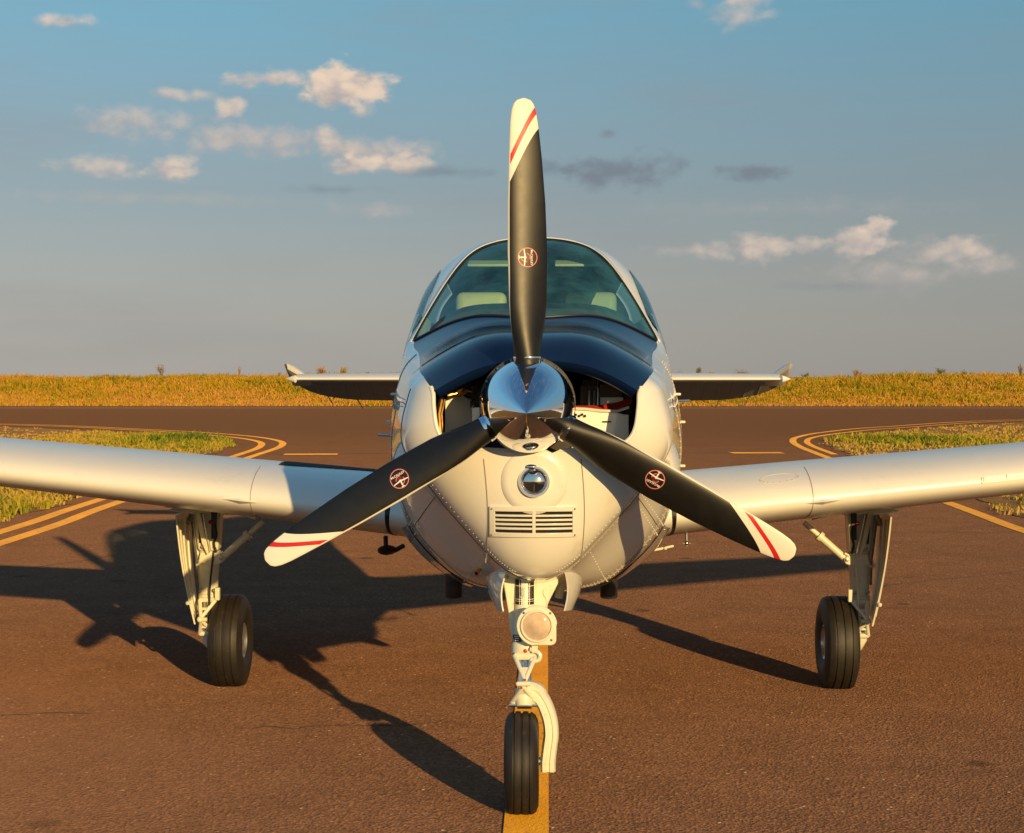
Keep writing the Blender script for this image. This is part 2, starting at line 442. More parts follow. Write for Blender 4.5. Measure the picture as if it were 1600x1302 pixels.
def hermite(ts, vals, t):
    """cubic through vals at uneven stations ts (numpy arrays)"""
    n = len(ts)
    if t <= ts[0]: return vals[0]
    if t >= ts[-1]: return vals[-1]
    i = max(j for j in range(n - 1) if ts[j] <= t)
    h = ts[i + 1] - ts[i]; u = (t - ts[i]) / h
    def slope(j):
        if j == 0: return (vals[1] - vals[0]) / (ts[1] - ts[0])
        if j == n - 1: return (vals[-1] - vals[-2]) / (ts[-1] - ts[-2])
        a = (vals[j] - vals[j - 1]) / (ts[j] - ts[j - 1]); b = (vals[j + 1] - vals[j]) / (ts[j + 1] - ts[j])
        w0 = ts[j + 1] - ts[j]; w1 = ts[j] - ts[j - 1]
        return (a * w0 + b * w1) / (w0 + w1)
    m0, m1 = slope(i) * h, slope(i + 1) * h
    return (2 * u**3 - 3 * u**2 + 1) * vals[i] + (u**3 - 2 * u**2 + u) * m0 + (-2 * u**3 + 3 * u**2) * vals[i + 1] + (u**3 - u**2) * m1


def curve(pts, n):
    """smooth polyline through points"""
    a = [np.array(p, float) for p in pts]; ts = list(range(len(a)))
    return [Vector(hermite(ts, a, (len(a) - 1) * i / (n - 1))) for i in range(n)]


# ------------------------------------------------------------------ ground, taxiway, markings, bank
def ribbon(name, pts, width, z, m, n=None):
    ps = curve([(x, y, 0) for x, y in pts], n or len(pts) * 8)
    b = MB(); rows = []
    for i, p in enumerate(ps):
        d = (ps[min(i + 1, len(ps) - 1)] - ps[max(i - 1, 0)]).normalized(); s = Vector((-d.y, d.x, 0)) * width / 2
        rows.append([(p.x + s.x, p.y + s.y, z), (p.x - s.x, p.y - s.y, z)])
    b.grid(rows)
    return structure(name, b, m)


b = MB(); S_ = 4000
b.add([(-S_, -S_, -.03), (S_, -S_, -.03), (S_, S_, -.03), (-S_, S_, -.03)], [(0, 1, 2, 3)])
structure('ground', b, soil)
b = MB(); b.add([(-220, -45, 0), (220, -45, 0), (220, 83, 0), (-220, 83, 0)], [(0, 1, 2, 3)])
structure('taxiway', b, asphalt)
LZ = .004
ribbon('taxiway_centreline', [(0, -30), (0, 0), (-.01, 20), (-.02, 38)], .15, LZ, yellow, 40)
L_out = [(-60, 52.5), (-30, 51.2), (-17.7, 48.6), (-11.2, 42.6), (-8.2, 38.6), (-6.5, 35.0), (-5.75, 31.4), (-5.5, 26), (-5.05, 14.2), (-4.85, 9), (-4.8, -10), (-4.8, -40)]
L_in = [(-60, 51.9), (-30, 50.6), (-17.9, 48.0), (-11.5, 42.1), (-8.6, 38.0), (-6.9, 34.5), (-6.15, 31.0), (-5.85, 26), (-5.37, 14.2), (-5.2, 9), (-5.15, -10), (-5.15, -40)]
ribbon('taxiway_edge_line', L_out, .16, LZ, yellow, 160)
ribbon('taxiway_edge_line', L_in, .16, LZ, yellow, 160)
R_out = [(60, 60), (30, 58.8), (17.2, 55), (10.3, 46), (7.7, 41), (6.4, 37.2), (5.85, 34.4), (5.55, 31.4), (5.35, 27.4), (4.82, 13.9), (4.7, 9), (4.65, -10), (4.65, -40)]
R_in = [(60, 59.3), (30, 58.1), (17.5, 54.2), (10.7, 45.2), (8.1, 40.4), (6.75, 36.9), (6.15, 34.2), (5.85, 31.4), (5.65, 27.4)]
ribbon('taxiway_edge_line', R_out, .16, LZ, yellow, 160)
ribbon('taxiway_edge_line', R_in, .14, LZ, yellow, 120)
for x0 in (-5.03, -2.93, -.83, 1.27, 3.7):
    ribbon('holding_line_dash', [(x0, 27.6 + x0 * .09), (x0 + 1.03, 27.6 + (x0 + 1.03) * .09)], .55, LZ * 2, yellow, 2)
ribbon('runway_edge_line', [(-60, 76.3), (-14, 77.2), (30, 78), (70, 78.8)], .3, LZ, white_line, 12)
joint = mat('joint_sealant', (.045, .034, .028), .8)
ribbon('paving_joint', [(-6, 27.4), (0, 27.9), (6, 28.4)], .05, LZ * .6, joint, 30)
ribbon('paving_joint', [(-30, 62.0), (0, 62.3), (30, 62.6)], .08, LZ * .6, joint, 30)
def crack(p0, p1, n, amp, w):
    pts = [(p0[0] + (p1[0] - p0[0]) * i / n + rng.normal(0, amp), p0[1] + (p1[1] - p0[1]) * i / n + rng.normal(0, amp)) for i in range(n + 1)]
    ribbon('surface_crack', pts, w, LZ * .6, joint, n * 4)


crack((-4.3, 1.35), (-2.0, 1.95), 22, .025, .011)
crack((-1.2, 1.6), (-.35, 1.75), 10, .02, .008)
crack((2.3, 6.5), (4.6, 8.2), 18, .03, .012)
crack((-4.6, 5.2), (-2.6, 12.0), 30, .04, .012)


def island(name, pts, m):
    ps = curve([(x, y, 0) for x, y in pts], len(pts) * 6)
    fine = []
    for i in range(len(ps) - 1):
        for k in range(5):
            p = ps[i].lerp(ps[i + 1], k / 5)
            if p.y > 7 and abs(p.x) < 35: p = p + Vector((.07 * math.sin(p.y * 2.3 + p.x) + .05 * math.sin(p.y * 5.7 + 1.3), .06 * math.sin(p.x * 4.1) if p.y > 33 else 0, 0))
            fine.append(p)
    ps = fine; b_ = MB(); n = len(ps)
    b_.add([(p.x, p.y, .008) for p in ps], [tuple(range(n))])
    return structure(name, b_, m), [(p.x, p.y) for p in ps]


L_isl = [(-60, 51.0), (-30, 49.6), (-18.2, 46.4), (-12.6, 41.2), (-9.5, 37.6), (-7.6, 34.2), (-6.75, 30.6), (-6.4, 26), (-5.75, 15), (-5.6, 9), (-5.6, -40), (-60, -40)]
R_isl = [(60, 58.4), (30, 57.0), (18, 53.0), (11.5, 44.6), (8.7, 39.8), (7.2, 36.2), (6.5, 33.6), (6.15, 31), (5.85, 26), (5.25, 14), (5.15, 9), (5.15, -40), (60, -40)]
_, L_poly = island('verge_soil', L_isl, soil)
_, R_poly = island('verge_soil', R_isl, soil)


def lump(x, y):
    return (np.sin(x * .37 + 1.3 * np.sin(y * .21)) + np.sin(x * .83 + y * .31 + 2) * .6 + np.sin(x * 1.9 - y * .9) * .4 + np.sin(x * 4.1 + y * 2.3) * .25) / 2.25


def bank_z(x, y):
    t = np.clip((y - 83.0) / 17.0, 0, 1)
    return 1.36 * (t * t * (3 - 2 * t)) ** .85 + .13 * lump(x * .7, y) * t + .10 * np.sin(x * .23 + 1.1) * np.sin(x * .071) * t + .0 * x


b = MB(); rows = []
ys = list(np.linspace(83.0, 104, 24)) + [115, 140, 200]
xs = np.linspace(-240, 240, 161)
for y in ys:
    rows.append([(x, y, float(bank_z(np.float64(x), np.float64(min(y, 104)))) - (0.02 if y == ys[0] else 0)) for x in xs])
b.grid(rows)
bank_soil = mat('straw_litter', (.46, .27, .03), .95, 0, 0, .35, 1.2, .6, 30, .1)
o = structure('bank_terrain', b, bank_soil)


def in_poly(px, py, poly):
    inside = np.zeros(len(px), bool); n = len(poly); j = n - 1
    for i in range(n):
        xi, yi = poly[i]; xj, yj = poly[j]
        c = ((yi > py) != (yj > py)) & (px < (xj - xi) * (py - yi) / (yj - yi + 1e-12) + xi)
        inside ^= c; j = i
    return inside


def blades(name, x, y, z, h, w, tint, m):
    """many grass blades in one sheet: each a bent strip of three triangles"""
    n = len(x); a = rng.uniform(0, 2 * math.pi, n); lean = rng.uniform(.2, 1.0, n) * h; la = rng.uniform(0, 2 * math.pi, n)
    dx, dy = np.cos(a) * w / 2, np.sin(a) * w / 2; lx, ly = np.cos(la) * lean, np.sin(la) * lean
    V = np.empty((n, 5, 3))
    V[:, 0] = np.stack([x - dx, y - dy, z], 1); V[:, 1] = np.stack([x + dx, y + dy, z], 1)
    V[:, 2] = np.stack([x + dx * .8 + lx * .35, y + dy * .8 + ly * .35, z + h * .58], 1)
    V[:, 3] = np.stack([x - dx * .8 + lx * .35, y - dy * .8 + ly * .35, z + h * .58], 1)
    V[:, 4] = np.stack([x + lx, y + ly, z + h * rng.uniform(.8, 1, n)], 1)
    me = bpy.data.meshes.new(name)
    me.vertices.add(n * 5); me.vertices.foreach_set('co', V.ravel())
    base = np.arange(n)[:, None] * 5
    loops = np.concatenate([base + np.array([[0, 1, 2, 3]]), base + np.array([[3, 2, 4]])], 1).ravel()
    me.loops.add(n * 7); me.loops.foreach_set('vertex_index', loops.astype(np.int32))
    st = (np.arange(n)[:, None] * 7 + np.array([[0, 4]])).ravel()
    me.polygons.add(n * 2); me.polygons.foreach_set('loop_start', st.astype(np.int32))
    me.update(calc_edges=True)
    at = me.attributes.new('tint', 'FLOAT', 'POINT'); at.data.foreach_set('value', np.repeat(np.clip(tint, 0, 1), 5).astype(np.float32))
    me.materials.append(m)
    o = bpy.data.objects.new(name, me); COL.objects.link(o)
    return o


grass_far = grass_mat('bank_grass', [(0, (.70, .35, .075)), (.22, (.64, .345, .035)), (.5, (.54, .355, .012)), (.75, (.33, .285, .010)), (1, (.12, .135, .012))])
grass_near = grass_mat('verge_grass', [(0, (.66, .38, .10)), (.3, (.60, .39, .06)), (.55, (.46, .37, .025)), (.8, (.25, .28, .018)), (1, (.09, .16, .016))])


def tufts(cx, cy, ct, ch, per, spread):
    """clumps of blades round tuft centres: returns x, y, tint, height"""
    n = len(cx); k = np.repeat(np.arange(n), per); m = n * per
    return cx[k] + rng.normal(0, spread, m), cy[k] + rng.normal(0, spread, m), ct[k] + rng.normal(0, .09, m), ch[k] * rng.uniform(.55, 1.25, m)


n = 34000
x = rng.uniform(-84, 80, n); y = 83.1 + 21 * rng.uniform(0, 1, n) ** 1.2
t_ = np.clip((y - 83) / 15, 0, 1); lp = lump(x * 1.1, y * 2.0)
lp2 = lump(x * .33 + 3, y * .9 + 5)
tint = .08 + .42 * np.clip(t_ * 1.6, 0, 1) + .26 * lp + .34 * lp2 * (t_ > .15) + rng.normal(0, .20, n)
h = (.12 + .15 * t_ + .07 * np.clip(lp, -1, 1)) * rng.uniform(.5, 1.6, n)
x, y, tint, h = tufts(x, y, tint, h, 11, .17)
# lone stalks standing above the rest along the crest
ns = 1400; xs_ = rng.uniform(-84, 80, ns); k_ = lump(xs_ * .8, xs_ * .3) + rng.normal(0, .4, ns) > .1; xs_ = xs_[k_]; ns = len(xs_)
x = np.concatenate([x, xs_]); y = np.concatenate([y, rng.uniform(98.5, 103.5, ns)]); tint = np.concatenate([tint, rng.uniform(0, .5, ns)]); h = np.concatenate([h, rng.uniform(.35, .75, ns)])
o = blades('bank_grass', x, y, bank_z(x, y) - .01, h, rng.uniform(.03, .075, len(x)), tint, grass_far)
tag(o, 'golden green dry grass covering the low bank beyond the runway', 'grass', kind='stuff')


def verge(poly, sgn, label, n):
    yy = 8 + 46 * rng.uniform(0, 1, n * 3) ** 1.15
    wide = 4 + .34 * (yy + 5.5)
    xx = sgn * rng.uniform(4.9, 5 + wide)
    k = in_poly(xx, yy, poly); xx, yy = xx[k][:n], yy[k][:n]
    lp = lump(xx * .9 + 7 * sgn, yy * 1.1)
    # how close to the taxiway corner: greener there, bare further along
    green = np.exp(-((np.abs(xx) - 8.2) ** 2 / 3.2 + (yy - 34) ** 2 / 7))
    dry = np.clip((np.abs(xx) - 8) / 7, 0, 1) * (yy > 26)
    keep = rng.uniform(0, 1, len(xx)) < np.clip(.62 + .45 * lp + .8 * green - .45 * dry, .06, 1)
    xx, yy, lp, green, dry = xx[keep], yy[keep], lp[keep], green[keep], dry[keep]
    ct = .33 + .24 * lp + .50 * green - .22 * dry + rng.normal(0, .17, len(xx))
    chh = (.045 + .05 * np.clip(lp, 0, 1) + .08 * green + .015 * (yy < 22)) * rng.uniform(.5, 1.6, len(xx))
    xx, yy, ct, hh = tufts(xx, yy, ct, chh, 9, .055)
    ww = rng.uniform(.010, .024, len(xx)) * (1 + yy / 45)
    tint = np.clip(ct, 0, 1)
    o = blades('verge_grass', xx, yy, np.full(len(xx), .006), hh, ww, tint, grass_near)
    tag(o, label, 'grass', kind='stuff')


verge(L_poly, -1, 'dry tufted grass with a green clump on the verge left of the taxiway, behind the left wing', 17000)
verge(R_poly, 1, 'green and straw grass on the verge right of the taxiway, behind the right wing', 17000)

# weeds and bushes standing up along the bank's top
stem_m = mat('weed_stem', (.20, .12, .055), .8, 0, 0, .2, 20)
leafs = {'orange': mat('dry_orange_leaf', (.48, .22, .05), .7, 0, 0, .3, 9), 'green': mat('green_leaf', (.10, .12, .02), .7, 0, 0, .35, 9),
         'brown': mat('brown_leaf', (.25, .14, .07), .75, 0, 0, .3, 9), 'gold': mat('gold_leaf', (.42, .27, .035), .7, 0, 0, .3, 9)}


def weed(x, y, h, spread, kind, label, leaves=160, lo=.25, cat='bush', name='bush', stems=5):
    z = float(bank_z(np.float64(x), np.float64(y)))
    root = bpy.data.objects.new(name, None); COL.objects.link(root); root.location = (x, y, z - .10); h *= 1.03
    tag(root, label, cat, 'weeds along the top of the grass bank')
    b = MB(); tips = []
    for i in range(stems):
        a = random.uniform(0, 6.28); r_ = spread * random.uniform(.2, 1) * .8; hh = h * random.uniform(.75, 1)
        p1 = Vector((math.cos(a) * r_ * .35, math.sin(a) * r_ * .35, hh * .5)); p2 = Vector((math.cos(a) * r_, math.sin(a) * r_, hh))
        b.tube([(0, 0, -.05), p1, p2], [.028, .018, .008], 5); tips.append((p1, p2))
        for k in range(3):
            s = p1.lerp(p2, random.uniform(0, .9)); e = s + Vector((random.uniform(-1, 1) * spread * .4, random.uniform(-1, 1) * spread * .4, random.uniform(.05, .25) * h))
            b.tube([s, e], [.012, .006], 4); tips.append((s, e))
    b.build('stem', stem_m, root)
    f = MB()
    for i in range(leaves):
        s, e = random.choice(tips); p = s.lerp(e, random.uniform(.0, 1.1)) + Vector([random.gauss(0, spread * .16) for _ in range(3)])
        if p.z < lo * h: p.z = lo * h + random.uniform(0, .3) * h
        u = Vector([random.gauss(0, 1) for _ in range(3)]).normalized(); v = u.orthogonal().normalized()
        L = random.uniform(.05, .11); W = L * .45
        f.add([p - v * W * .5, p + u * L * .5 - v * 0, p + u * L, p + u * L * .5 + v * W], [(0, 1, 2, 3)])
    f.build('foliage', leafs[kind], root, smooth=False, normals=False)


def WX(px, y): return (px - 855) * (y + 5.54) / 2645 + .069


for px, h, sp, kd, lb, lv, lo, st in [
    (250, 1.05, .34, 'brown', 'tallest bare brown bush on the bank at far left', 130, .45, 7),
    (163, .62, .26, 'orange', 'small orange dry weed on the bank left of the tall bare bush', 70, .1, 5),
    (372, .85, .16, 'orange', 'thin upright orange weed on the bank left of the tailplane tip', 60, .05, 4),
    (436, .55, .16, 'brown', 'small dark stalk on the bank just beside the left tailplane tip', 30, .5, 3),
    (503, .82, .62, 'orange', 'wide orange dry bush rising behind the left half of the tailplane', 420, .1, 9),
    (537, .78, .46, 'gold', 'round golden leafed bush behind the left half of the tailplane', 330, .1, 8),
    (573, .5, .3, 'brown', 'little brown bush nearest the fuselage behind the left tailplane', 130, .1, 6),
    (1090, .78, .26, 'green', 'pointed green bush behind the tailplane just right of the fuselage', 260, .1, 7),
    (1110, .55, .5, 'orange', 'low orange bush behind the right half of the tailplane', 260, .1, 7),
    (1158, .66, .8, 'brown', 'broad dry brown bush behind the middle of the right tailplane', 380, .1, 12),
    (1258, .62, .26, 'green', 'small green bush on the bank just right of the right tailplane tip', 220, .1, 6),
    (1335, .75, .5, 'orange', 'wispy orange weed on the bank between two green bushes', 130, .2, 9),
    (1466, .66, .42, 'green', 'wider dark green bush on the bank at the right', 300, .1, 8),
    (1502, .5, .3, 'green', 'smallest green bush on the bank, right of the wider dark one', 140, .1, 5),
    (1590, .95, .3, 'brown', 'bare twiggy bush on the bank at the far right edge', 50, .5, 7)]:
    yb = 101.0 + random.uniform(-1, 1.5)
    weed(WX(px, yb), yb, h, sp, kd, lb, lv, lo, stems=st)

# ------------------------------------------------------------------ the airplane
plane = bpy.data.objects.new('airplane', None); COL.objects.link(plane); plane.location = (0, 0, 0)
tag(plane, 'white low-wing propeller airplane with a navy engine hood parked nose-on on the yellow centreline', 'airplane')

ST = [.12, .30, .70, 1.15, 1.5, 1.95, 2.5, 3.3, 4.6, 6.0, 7.25]
SEC = [
    [(0, 1.552), (.18, 1.530), (.338, 1.452), (.404, 1.390), (.420, 1.26), (.32, 1.12), (.19, .95), (.10, .85), (0, .815)],
    [(0, 1.628), (.195, 1.612), (.392, 1.500), (.445, 1.420), (.462, 1.26), (.352, 1.095), (.205, .925), (.105, .830), (0, .792)],
    [(0, 1.668), (.21, 1.654), (.428, 1.538), (.500, 1.435), (.532, 1.20), (.455, .960), (.285, .772), (.142, .717), (0, .700)],
    [(0, 1.730), (.23, 1.712), (.462, 1.590), (.546, 1.460), (.575, 1.20), (.498, .900), (.322, .722), (.165, .668), (0, .655)],
    [(0, 1.885), (.24, 1.850), (.505, 1.648), (.566, 1.490), (.588, 1.20), (.515, .885), (.338, .712), (.172, .662), (0, .650)],
    [(0, 2.105), (.262, 2.066), (.440, 1.930), (.532, 1.720), (.595, 1.20), (.525, .880), (.350, .705), (.175, .658), (0, .645)],
    [(0, 2.112), (.258, 2.076), (.440, 1.945), (.532, 1.735), (.590, 1.20), (.525, .885), (.360, .705), (.178, .660), (0, .650)],
    [(0, 2.060), (.25, 2.030), (.430, 1.900), (.500, 1.710), (.520, 1.25), (.480, .980), (.340, .840), (.170, .800), (0, .790)],
    [(0, 1.800), (.16, 1.780), (.290, 1.680), (.330, 1.550), (.340, 1.30), (.310, 1.140), (.220, 1.050), (.110, 1.020), (0, 1.015)],
    [(0, 1.620), (.09, 1.610), (.160, 1.550), (.185, 1.480), (.190, 1.36), (.170, 1.260), (.120, 1.200), (.060, 1.175), (0, 1.170)],
    [(0, 1.520), (.03, 1.515), (.050, 1.490), (.060, 1.450), (.060, 1.40), (.055, 1.360), (.040, 1.330), (.020, 1.315), (0, 1.310)],
]
SECA = np.array(SEC, float)


def xc(Y): return .032 * max(0, 1 - max(0, Y - .3) / 3.0)


_cache = {}


def section(Y):
    k = round(Y, 5)
    if k not in _cache: _cache[k] = hermite(ST, SECA, Y)
    return _cache[k]


PH = list(range(9))


def S(Y, phi, off=0.0):
    c = section(Y); p = abs(phi); s = -1 if phi < 0 else 1
    # mirror-extend at both ends so that the skin is smooth across the keel and the roof
    ext = np.vstack([c[1] * [-1, 1], c, c[7] * [-1, 1]])
    i = min(int(p), 7); u = p - i
    p0, p1, p2, p3 = ext[i], ext[i + 1], ext[i + 2], ext[i + 3]
    q = .5 * ((2 * p1) + (-p0 + p2) * u + (2 * p0 - 5 * p1 + 4 * p2 - p3) * u * u + (-p0 + 3 * p1 - 3 * p2 + p3) * u**3)
    v = Vector((s * q[0] + xc(Y), Y, q[1]))
    if off:
        v = v + normal(Y, phi) * off
    return v


def normal(Y, phi):
    e = .02
    a = S(Y + e, phi) - S(Y - e, phi); ph1 = min(phi + e, 8); ph0 = max(phi - e, -8)
    b_ = S(Y, ph1) - S(Y, ph0); n_ = a.cross(b_).normalized()
    c = section(Y); ctr = Vector((xc(Y), Y, (c[0][1] + c[8][1]) / 2))
    if n_.dot(S(Y, phi) - ctr) < 0: n_ = -n_
    return n_


def Yb(p): return 1.15 + .35 * (abs(p) / 2) ** 2
def Yt(p): return 1.95 - .45 * (min(abs(p), 2) / 2) ** 2.9


lin = lambda a, c, n: [a + (c - a) * i / (n - 1) for i in range(n)]

# navy hood over the engine, its front edge rolled under
hood = MB(); cols = lin(-2, 2, 61); rows = []
for k in (3, 2, 1):
    rows.append([S(.12, p, -.010 * k) + Vector((0, (.004, .012, .03)[k - 1], 0)) for p in cols])
for i in range(25):
    u = i / 24
    rows.append([S(.12 + (Yb(p) - .12) * u, p) for p in cols])
hood.grid(rows)
hood_o = hood.build('engine_hood', navy, plane, sharp=60)
# hood panel joint and its fasteners
b = MB()
b.tube([S(.62, p, .0015) for p in lin(-1.95, 1.95, 41)], .0016, 6)
b.build('hood_joint', seal_black, hood_o)

# fuselage skin, with openings for the windshield and the cabin windows
fus = MB(); phis = [round(-8 + .1 * i, 3) for i in range(161)]
rowY = []
for u in lin(0, 1, 22): rowY.append([(.30 + 1.2 * u) if abs(p) >= 1.999 else None for p in phis])
tl = [.0, .12, .25, .4, .55, .7, .85, 1.0]
for t in tl[1:]: rowY.append([Yt(p) + (2.0 - Yt(p)) * t if True else None for p in phis])
tail_rows = [2.1, 2.2, 2.3, 2.4, 2.5, 2.55, 2.62, 2.68, 2.8, 2.95, 3.1, 3.2, 3.3, 3.6, 3.9, 4.2, 4.6, 5.0, 5.5, 6.0, 6.4, 6.8, 7.1, 7.25]
for Y in tail_rows: rowY.append([Y] * 161)
# the first of the after rows follows the windshield edge
idx = {}
def vid(i, j):
    if (i, j) not in idx:
        Y = rowY[i][j]
        if Y is None: Y = Yt(phis[j])
        idx[(i, j)] = len(fus.v); fus.v.append(tuple(S(Y, phis[j])))
    return idx[(i, j)]
def is_window(i, j):
    pm = abs((phis[j] + phis[j + 1]) / 2)
    if not 1.9 < pm < 2.85: return 0
    y0, y1 = rowY[i][j], rowY[i + 1][j]
    if i >= 22 and i + 1 <= 22 + 6 + 5 and i >= 23: return 1
    if i >= len(tl) + 21 and 2.67 < y0 and y1 < 3.25: return 2
    return 0
win = {1: MB(), 2: MB(), -1: MB(), -2: MB()}
for i in range(len(rowY) - 1):
    for j in range(160):
        inner = abs((phis[j] + phis[j + 1]) / 2) < 2
        if inner and i < 21: continue
        if is_window(i, j):
            s = 1 if phis[j] >= 0 else -1
            q = []
            for a, c in ((i, j), (i + 1, j), (i + 1, j + 1), (i, j + 1)):
                q.append(S(rowY[a][c] if rowY[a][c] is not None else Yt(phis[c]), phis[c], .006))
            win[s * is_window(i, j)].add(q, [(0, 1, 2, 3)])
            continue
        fus.f.append((vid(i, j), vid(i + 1, j), vid(i + 1, j + 1), vid(i, j + 1))); fus.m.append(0)
fus_o = fus.build('fuselage', paint, plane, sharp=50)
for k in win: win[k].build('cabin_window', side_glass, plane, sharp=70)

# windshield
b = MB(); cols = lin(-1.995, 1.995, 61); rows = []
for i in range(21):
    u = i / 20
    rows.append([S(Yb(p) + (Yt(p) - Yb(p)) * u, p, .012 * math.sin(math.pi * u) * (1 - (p / 2) ** 4)) for p in cols])
b.grid(rows); ws = b.build('windshield', ws_glass, plane, sharp=80)
b = MB()
b.tube([S(Yt(p), p, .003) for p in lin(-1.99, 1.99, 81)], .0042, 6)
b.tube([S(Yb(p), p, .003) for p in lin(-1.99, 1.99, 81)], .0042, 6)
b.build('windshield_gasket', seal_black, ws)
b = MB()
rows = [[S(Yt(p) + d, p, o_) for p in lin(-2.06, 2.06, 81)] for d, o_ in ((.005, .003), (.008, .008), (.030, .008), (.038, .001))]
b.grid(rows); b.build('windshield_frame', paint, ws, sharp=60)

# ---- nose bowl: the rounded white front, cut by the two cooling inlets and the spinner hole
HUB = Vector((.004, 0, 1.404))
cont = [round(-8 + .1 * i, 3) for i in range(160)]


def bowl_rows(inset):
    rows = []
    for i in range(31):
        q = i / 30; row = []
        for p in cont:
            e = S(.30, p); d = Vector((e.x - HUB.x, 0, e.z - HUB.z)); L = d.length; d /= L
            r0 = .10; r_ = r0 + (L - r0) * q
            yy = .30 - .235 * max(0, 1 - q ** 2.3) ** (1 / 2.0)
            row.append(Vector((HUB.x + d.x * (r_ - inset * q), yy + inset * (1 - q ** 3), HUB.z + d.z * (r_ - inset * q))))
        rows.append(row)
    return rows


bw = MB(); ro = bowl_rows(0); ri = bowl_rows(.016)
bw.grid(ro + ri[::-1] + [ro[0]], close=True)
bowl_raw = bw.build('bowl_raw', paint, None)
cut = []
right = [(.032, 1.72), (.62, 1.72), (.428, 1.508), (.385, 1.462), (.377, 1.44), (.375, 1.40), (.366, 1.335), (.348, 1.295), (.315, 1.270), (.27, 1.258), (.19, 1.255), (.110, 1.252)]
rs_ = [Vector((x, 0, z)) for x, z in right[:3]] + curve([(x, 0, z) for x, z in right[3:]], 36)
arc = [Vector((.032 + .168 * math.cos(a), 0, HUB.z + .168 * math.sin(a))) for a in lin(R(-62), R(-118), 18)]
ls_ = [Vector((2 * .032 - v.x, 0, v.z)) for v in rs_][::-1]
outline = rs_ + arc + ls_
cb = MB(); cb.prism([v + Vector((0, -.3, 0)) for v in outline], (0, .9, 0))
cutter = cb.build('cutter_raw', paint, None, smooth=False)
md = bowl_raw.modifiers.new('cut', 'BOOLEAN'); md.object = cutter; md.operation = 'DIFFERENCE'; md.solver = 'EXACT'
dg = bpy.context.evaluated_depsgraph_get(); dg.update()
bowl_me = bpy.data.meshes.new_from_object(bowl_raw.evaluated_get(dg)); bowl_me.name = 'nose_bowl'
bpy.data.objects.remove(bowl_raw); bpy.data.objects.remove(cutter)
bowl_me.materials.clear(); bowl_me.materials.append(paint)
bowl_me.polygons.foreach_set('material_index', [0] * len(bowl_me.polygons))
bowl = link('nose_bowl', bowl_me, plane, sharp=40)
tmp = MB(); tmp.grid(ro, close=True)
BVH = BVHTree.FromPolygons([Vector(v) for v in tmp.v], tmp.f)


def on_bowl(x, z, off=0.0):
    h = BVH.ray_cast(Vector((x, -2, z)), Vector((0, 1, 0)))
    if h[0] is None: return Vector((x, .2, z)), Vector((0, -1, 0))
    nn = h[1] if h[1].y < 0 else -h[1]
    return h[0] + nn * off, nn


# rolled lips round the inlets
for s in (0, 1):
    side = rs_[3:] if s == 0 else ls_[:-3]
    pts = [on_bowl(v.x, v.z)[0] + Vector((0, .006, 0)) for v in side]
    b = MB(); b.tube(pts, .0075, 8); b.build('inlet_lip', paint, bowl)
# vertical creases in the chin
b = MB()
for x in (-.142, .182):
    b = MB(); b.tube([on_bowl(x + .012 * math.sin(3 * t), 1.225 - .36 * t, .0002)[0] for t in lin(0, 1, 24)], .0020, 6)
    b.build('chin_crease', seam_m, bowl)
# raised disc round the landing light, then the light
LX, LZ2 = .026, 1.150
c0, n0 = on_bowl(LX, LZ2)
b = MB(); rows = []
for r_, off in ((.112, -.001), (.108, .004), (.085, .006), (.05, .006)):
    rows.append([on_bowl(LX + r_ * math.cos(a), LZ2 + r_ * math.sin(a), off)[0] for a in lin(0, 2 * math.pi, 49)[:-1]])
b.grid(rows, close=True); b.build('light_mount', paint, bowl, sharp=60)
b = MB(); ax = Vector((0, -1, .04)).normalized()
b.lathe(c0 + ax * .0, ax, [(-.02, .053), (.012, .053), (.016, .050), (.016, .044), (.006, .042)], 40, cap=False)
ll = b.build('landing_light', chrome, plane, sharp=50)
b = MB(); b.lathe(c0 + ax * .004, ax, [(.000, .0435), (.007, .040), (.013, .031), (.017, .017), (.0185, .001)], 40)
b.build('reflector', bulb_m, ll)
b = MB(); b.lathe(c0 + ax * .006, ax, [(.004, .044), (.012, .0405), (.018, .0315), (.022, .017), (.0235, .003)], 40)
b.build('lens', lamp_glass, ll)
# small streamlined drain fairing under the spinner
c1, n1_ = on_bowl(.016, 1.198)
b = MB(); b.ball(c1, (.024, .012, .012), 20); b.build('bullet_fairing', chrome, bowl)

# louvred grille under the light
GX0, GX1, GZ0, GZ1 = -.122, .166, .962, 1.066
def patch(x0, x1, z0, z1, off, thick, nx=14, nz=4, skew=0.0, cx=.024):
    bb = MB(); f_, k_ = [], []
    for i in range(nz):
        z = z0 + (z1 - z0) * i / (nz - 1); r1, r2 = [], []
        for j in range(nx):
            x = x0 + (x1 - x0) * j / (nx - 1); zz = z + skew * (abs(x - cx) / .14)
            p, q = on_bowl(x, zz, off + thick); r1.append(p); r2.append(on_bowl(x, zz, off)[0])
        f_.append(r1); k_.append(r2)
    bb.grid(f_); bb.grid(k_)
    bd = lambda g: g[0] + [r[-1] for r in g[1:]] + g[-1][-2::-1] + [r[0] for r in g[-2:0:-1]]
    A, B = bd(f_), bd(k_); bb.grid([A, B], close=True)
    return bb
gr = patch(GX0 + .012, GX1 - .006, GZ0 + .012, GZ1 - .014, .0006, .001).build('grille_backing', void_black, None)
grille = bpy.data.objects.new('grille', None); COL.objects.link(grille); grille.parent = plane
gr.parent = grille; gr.name = 'backing_screen'
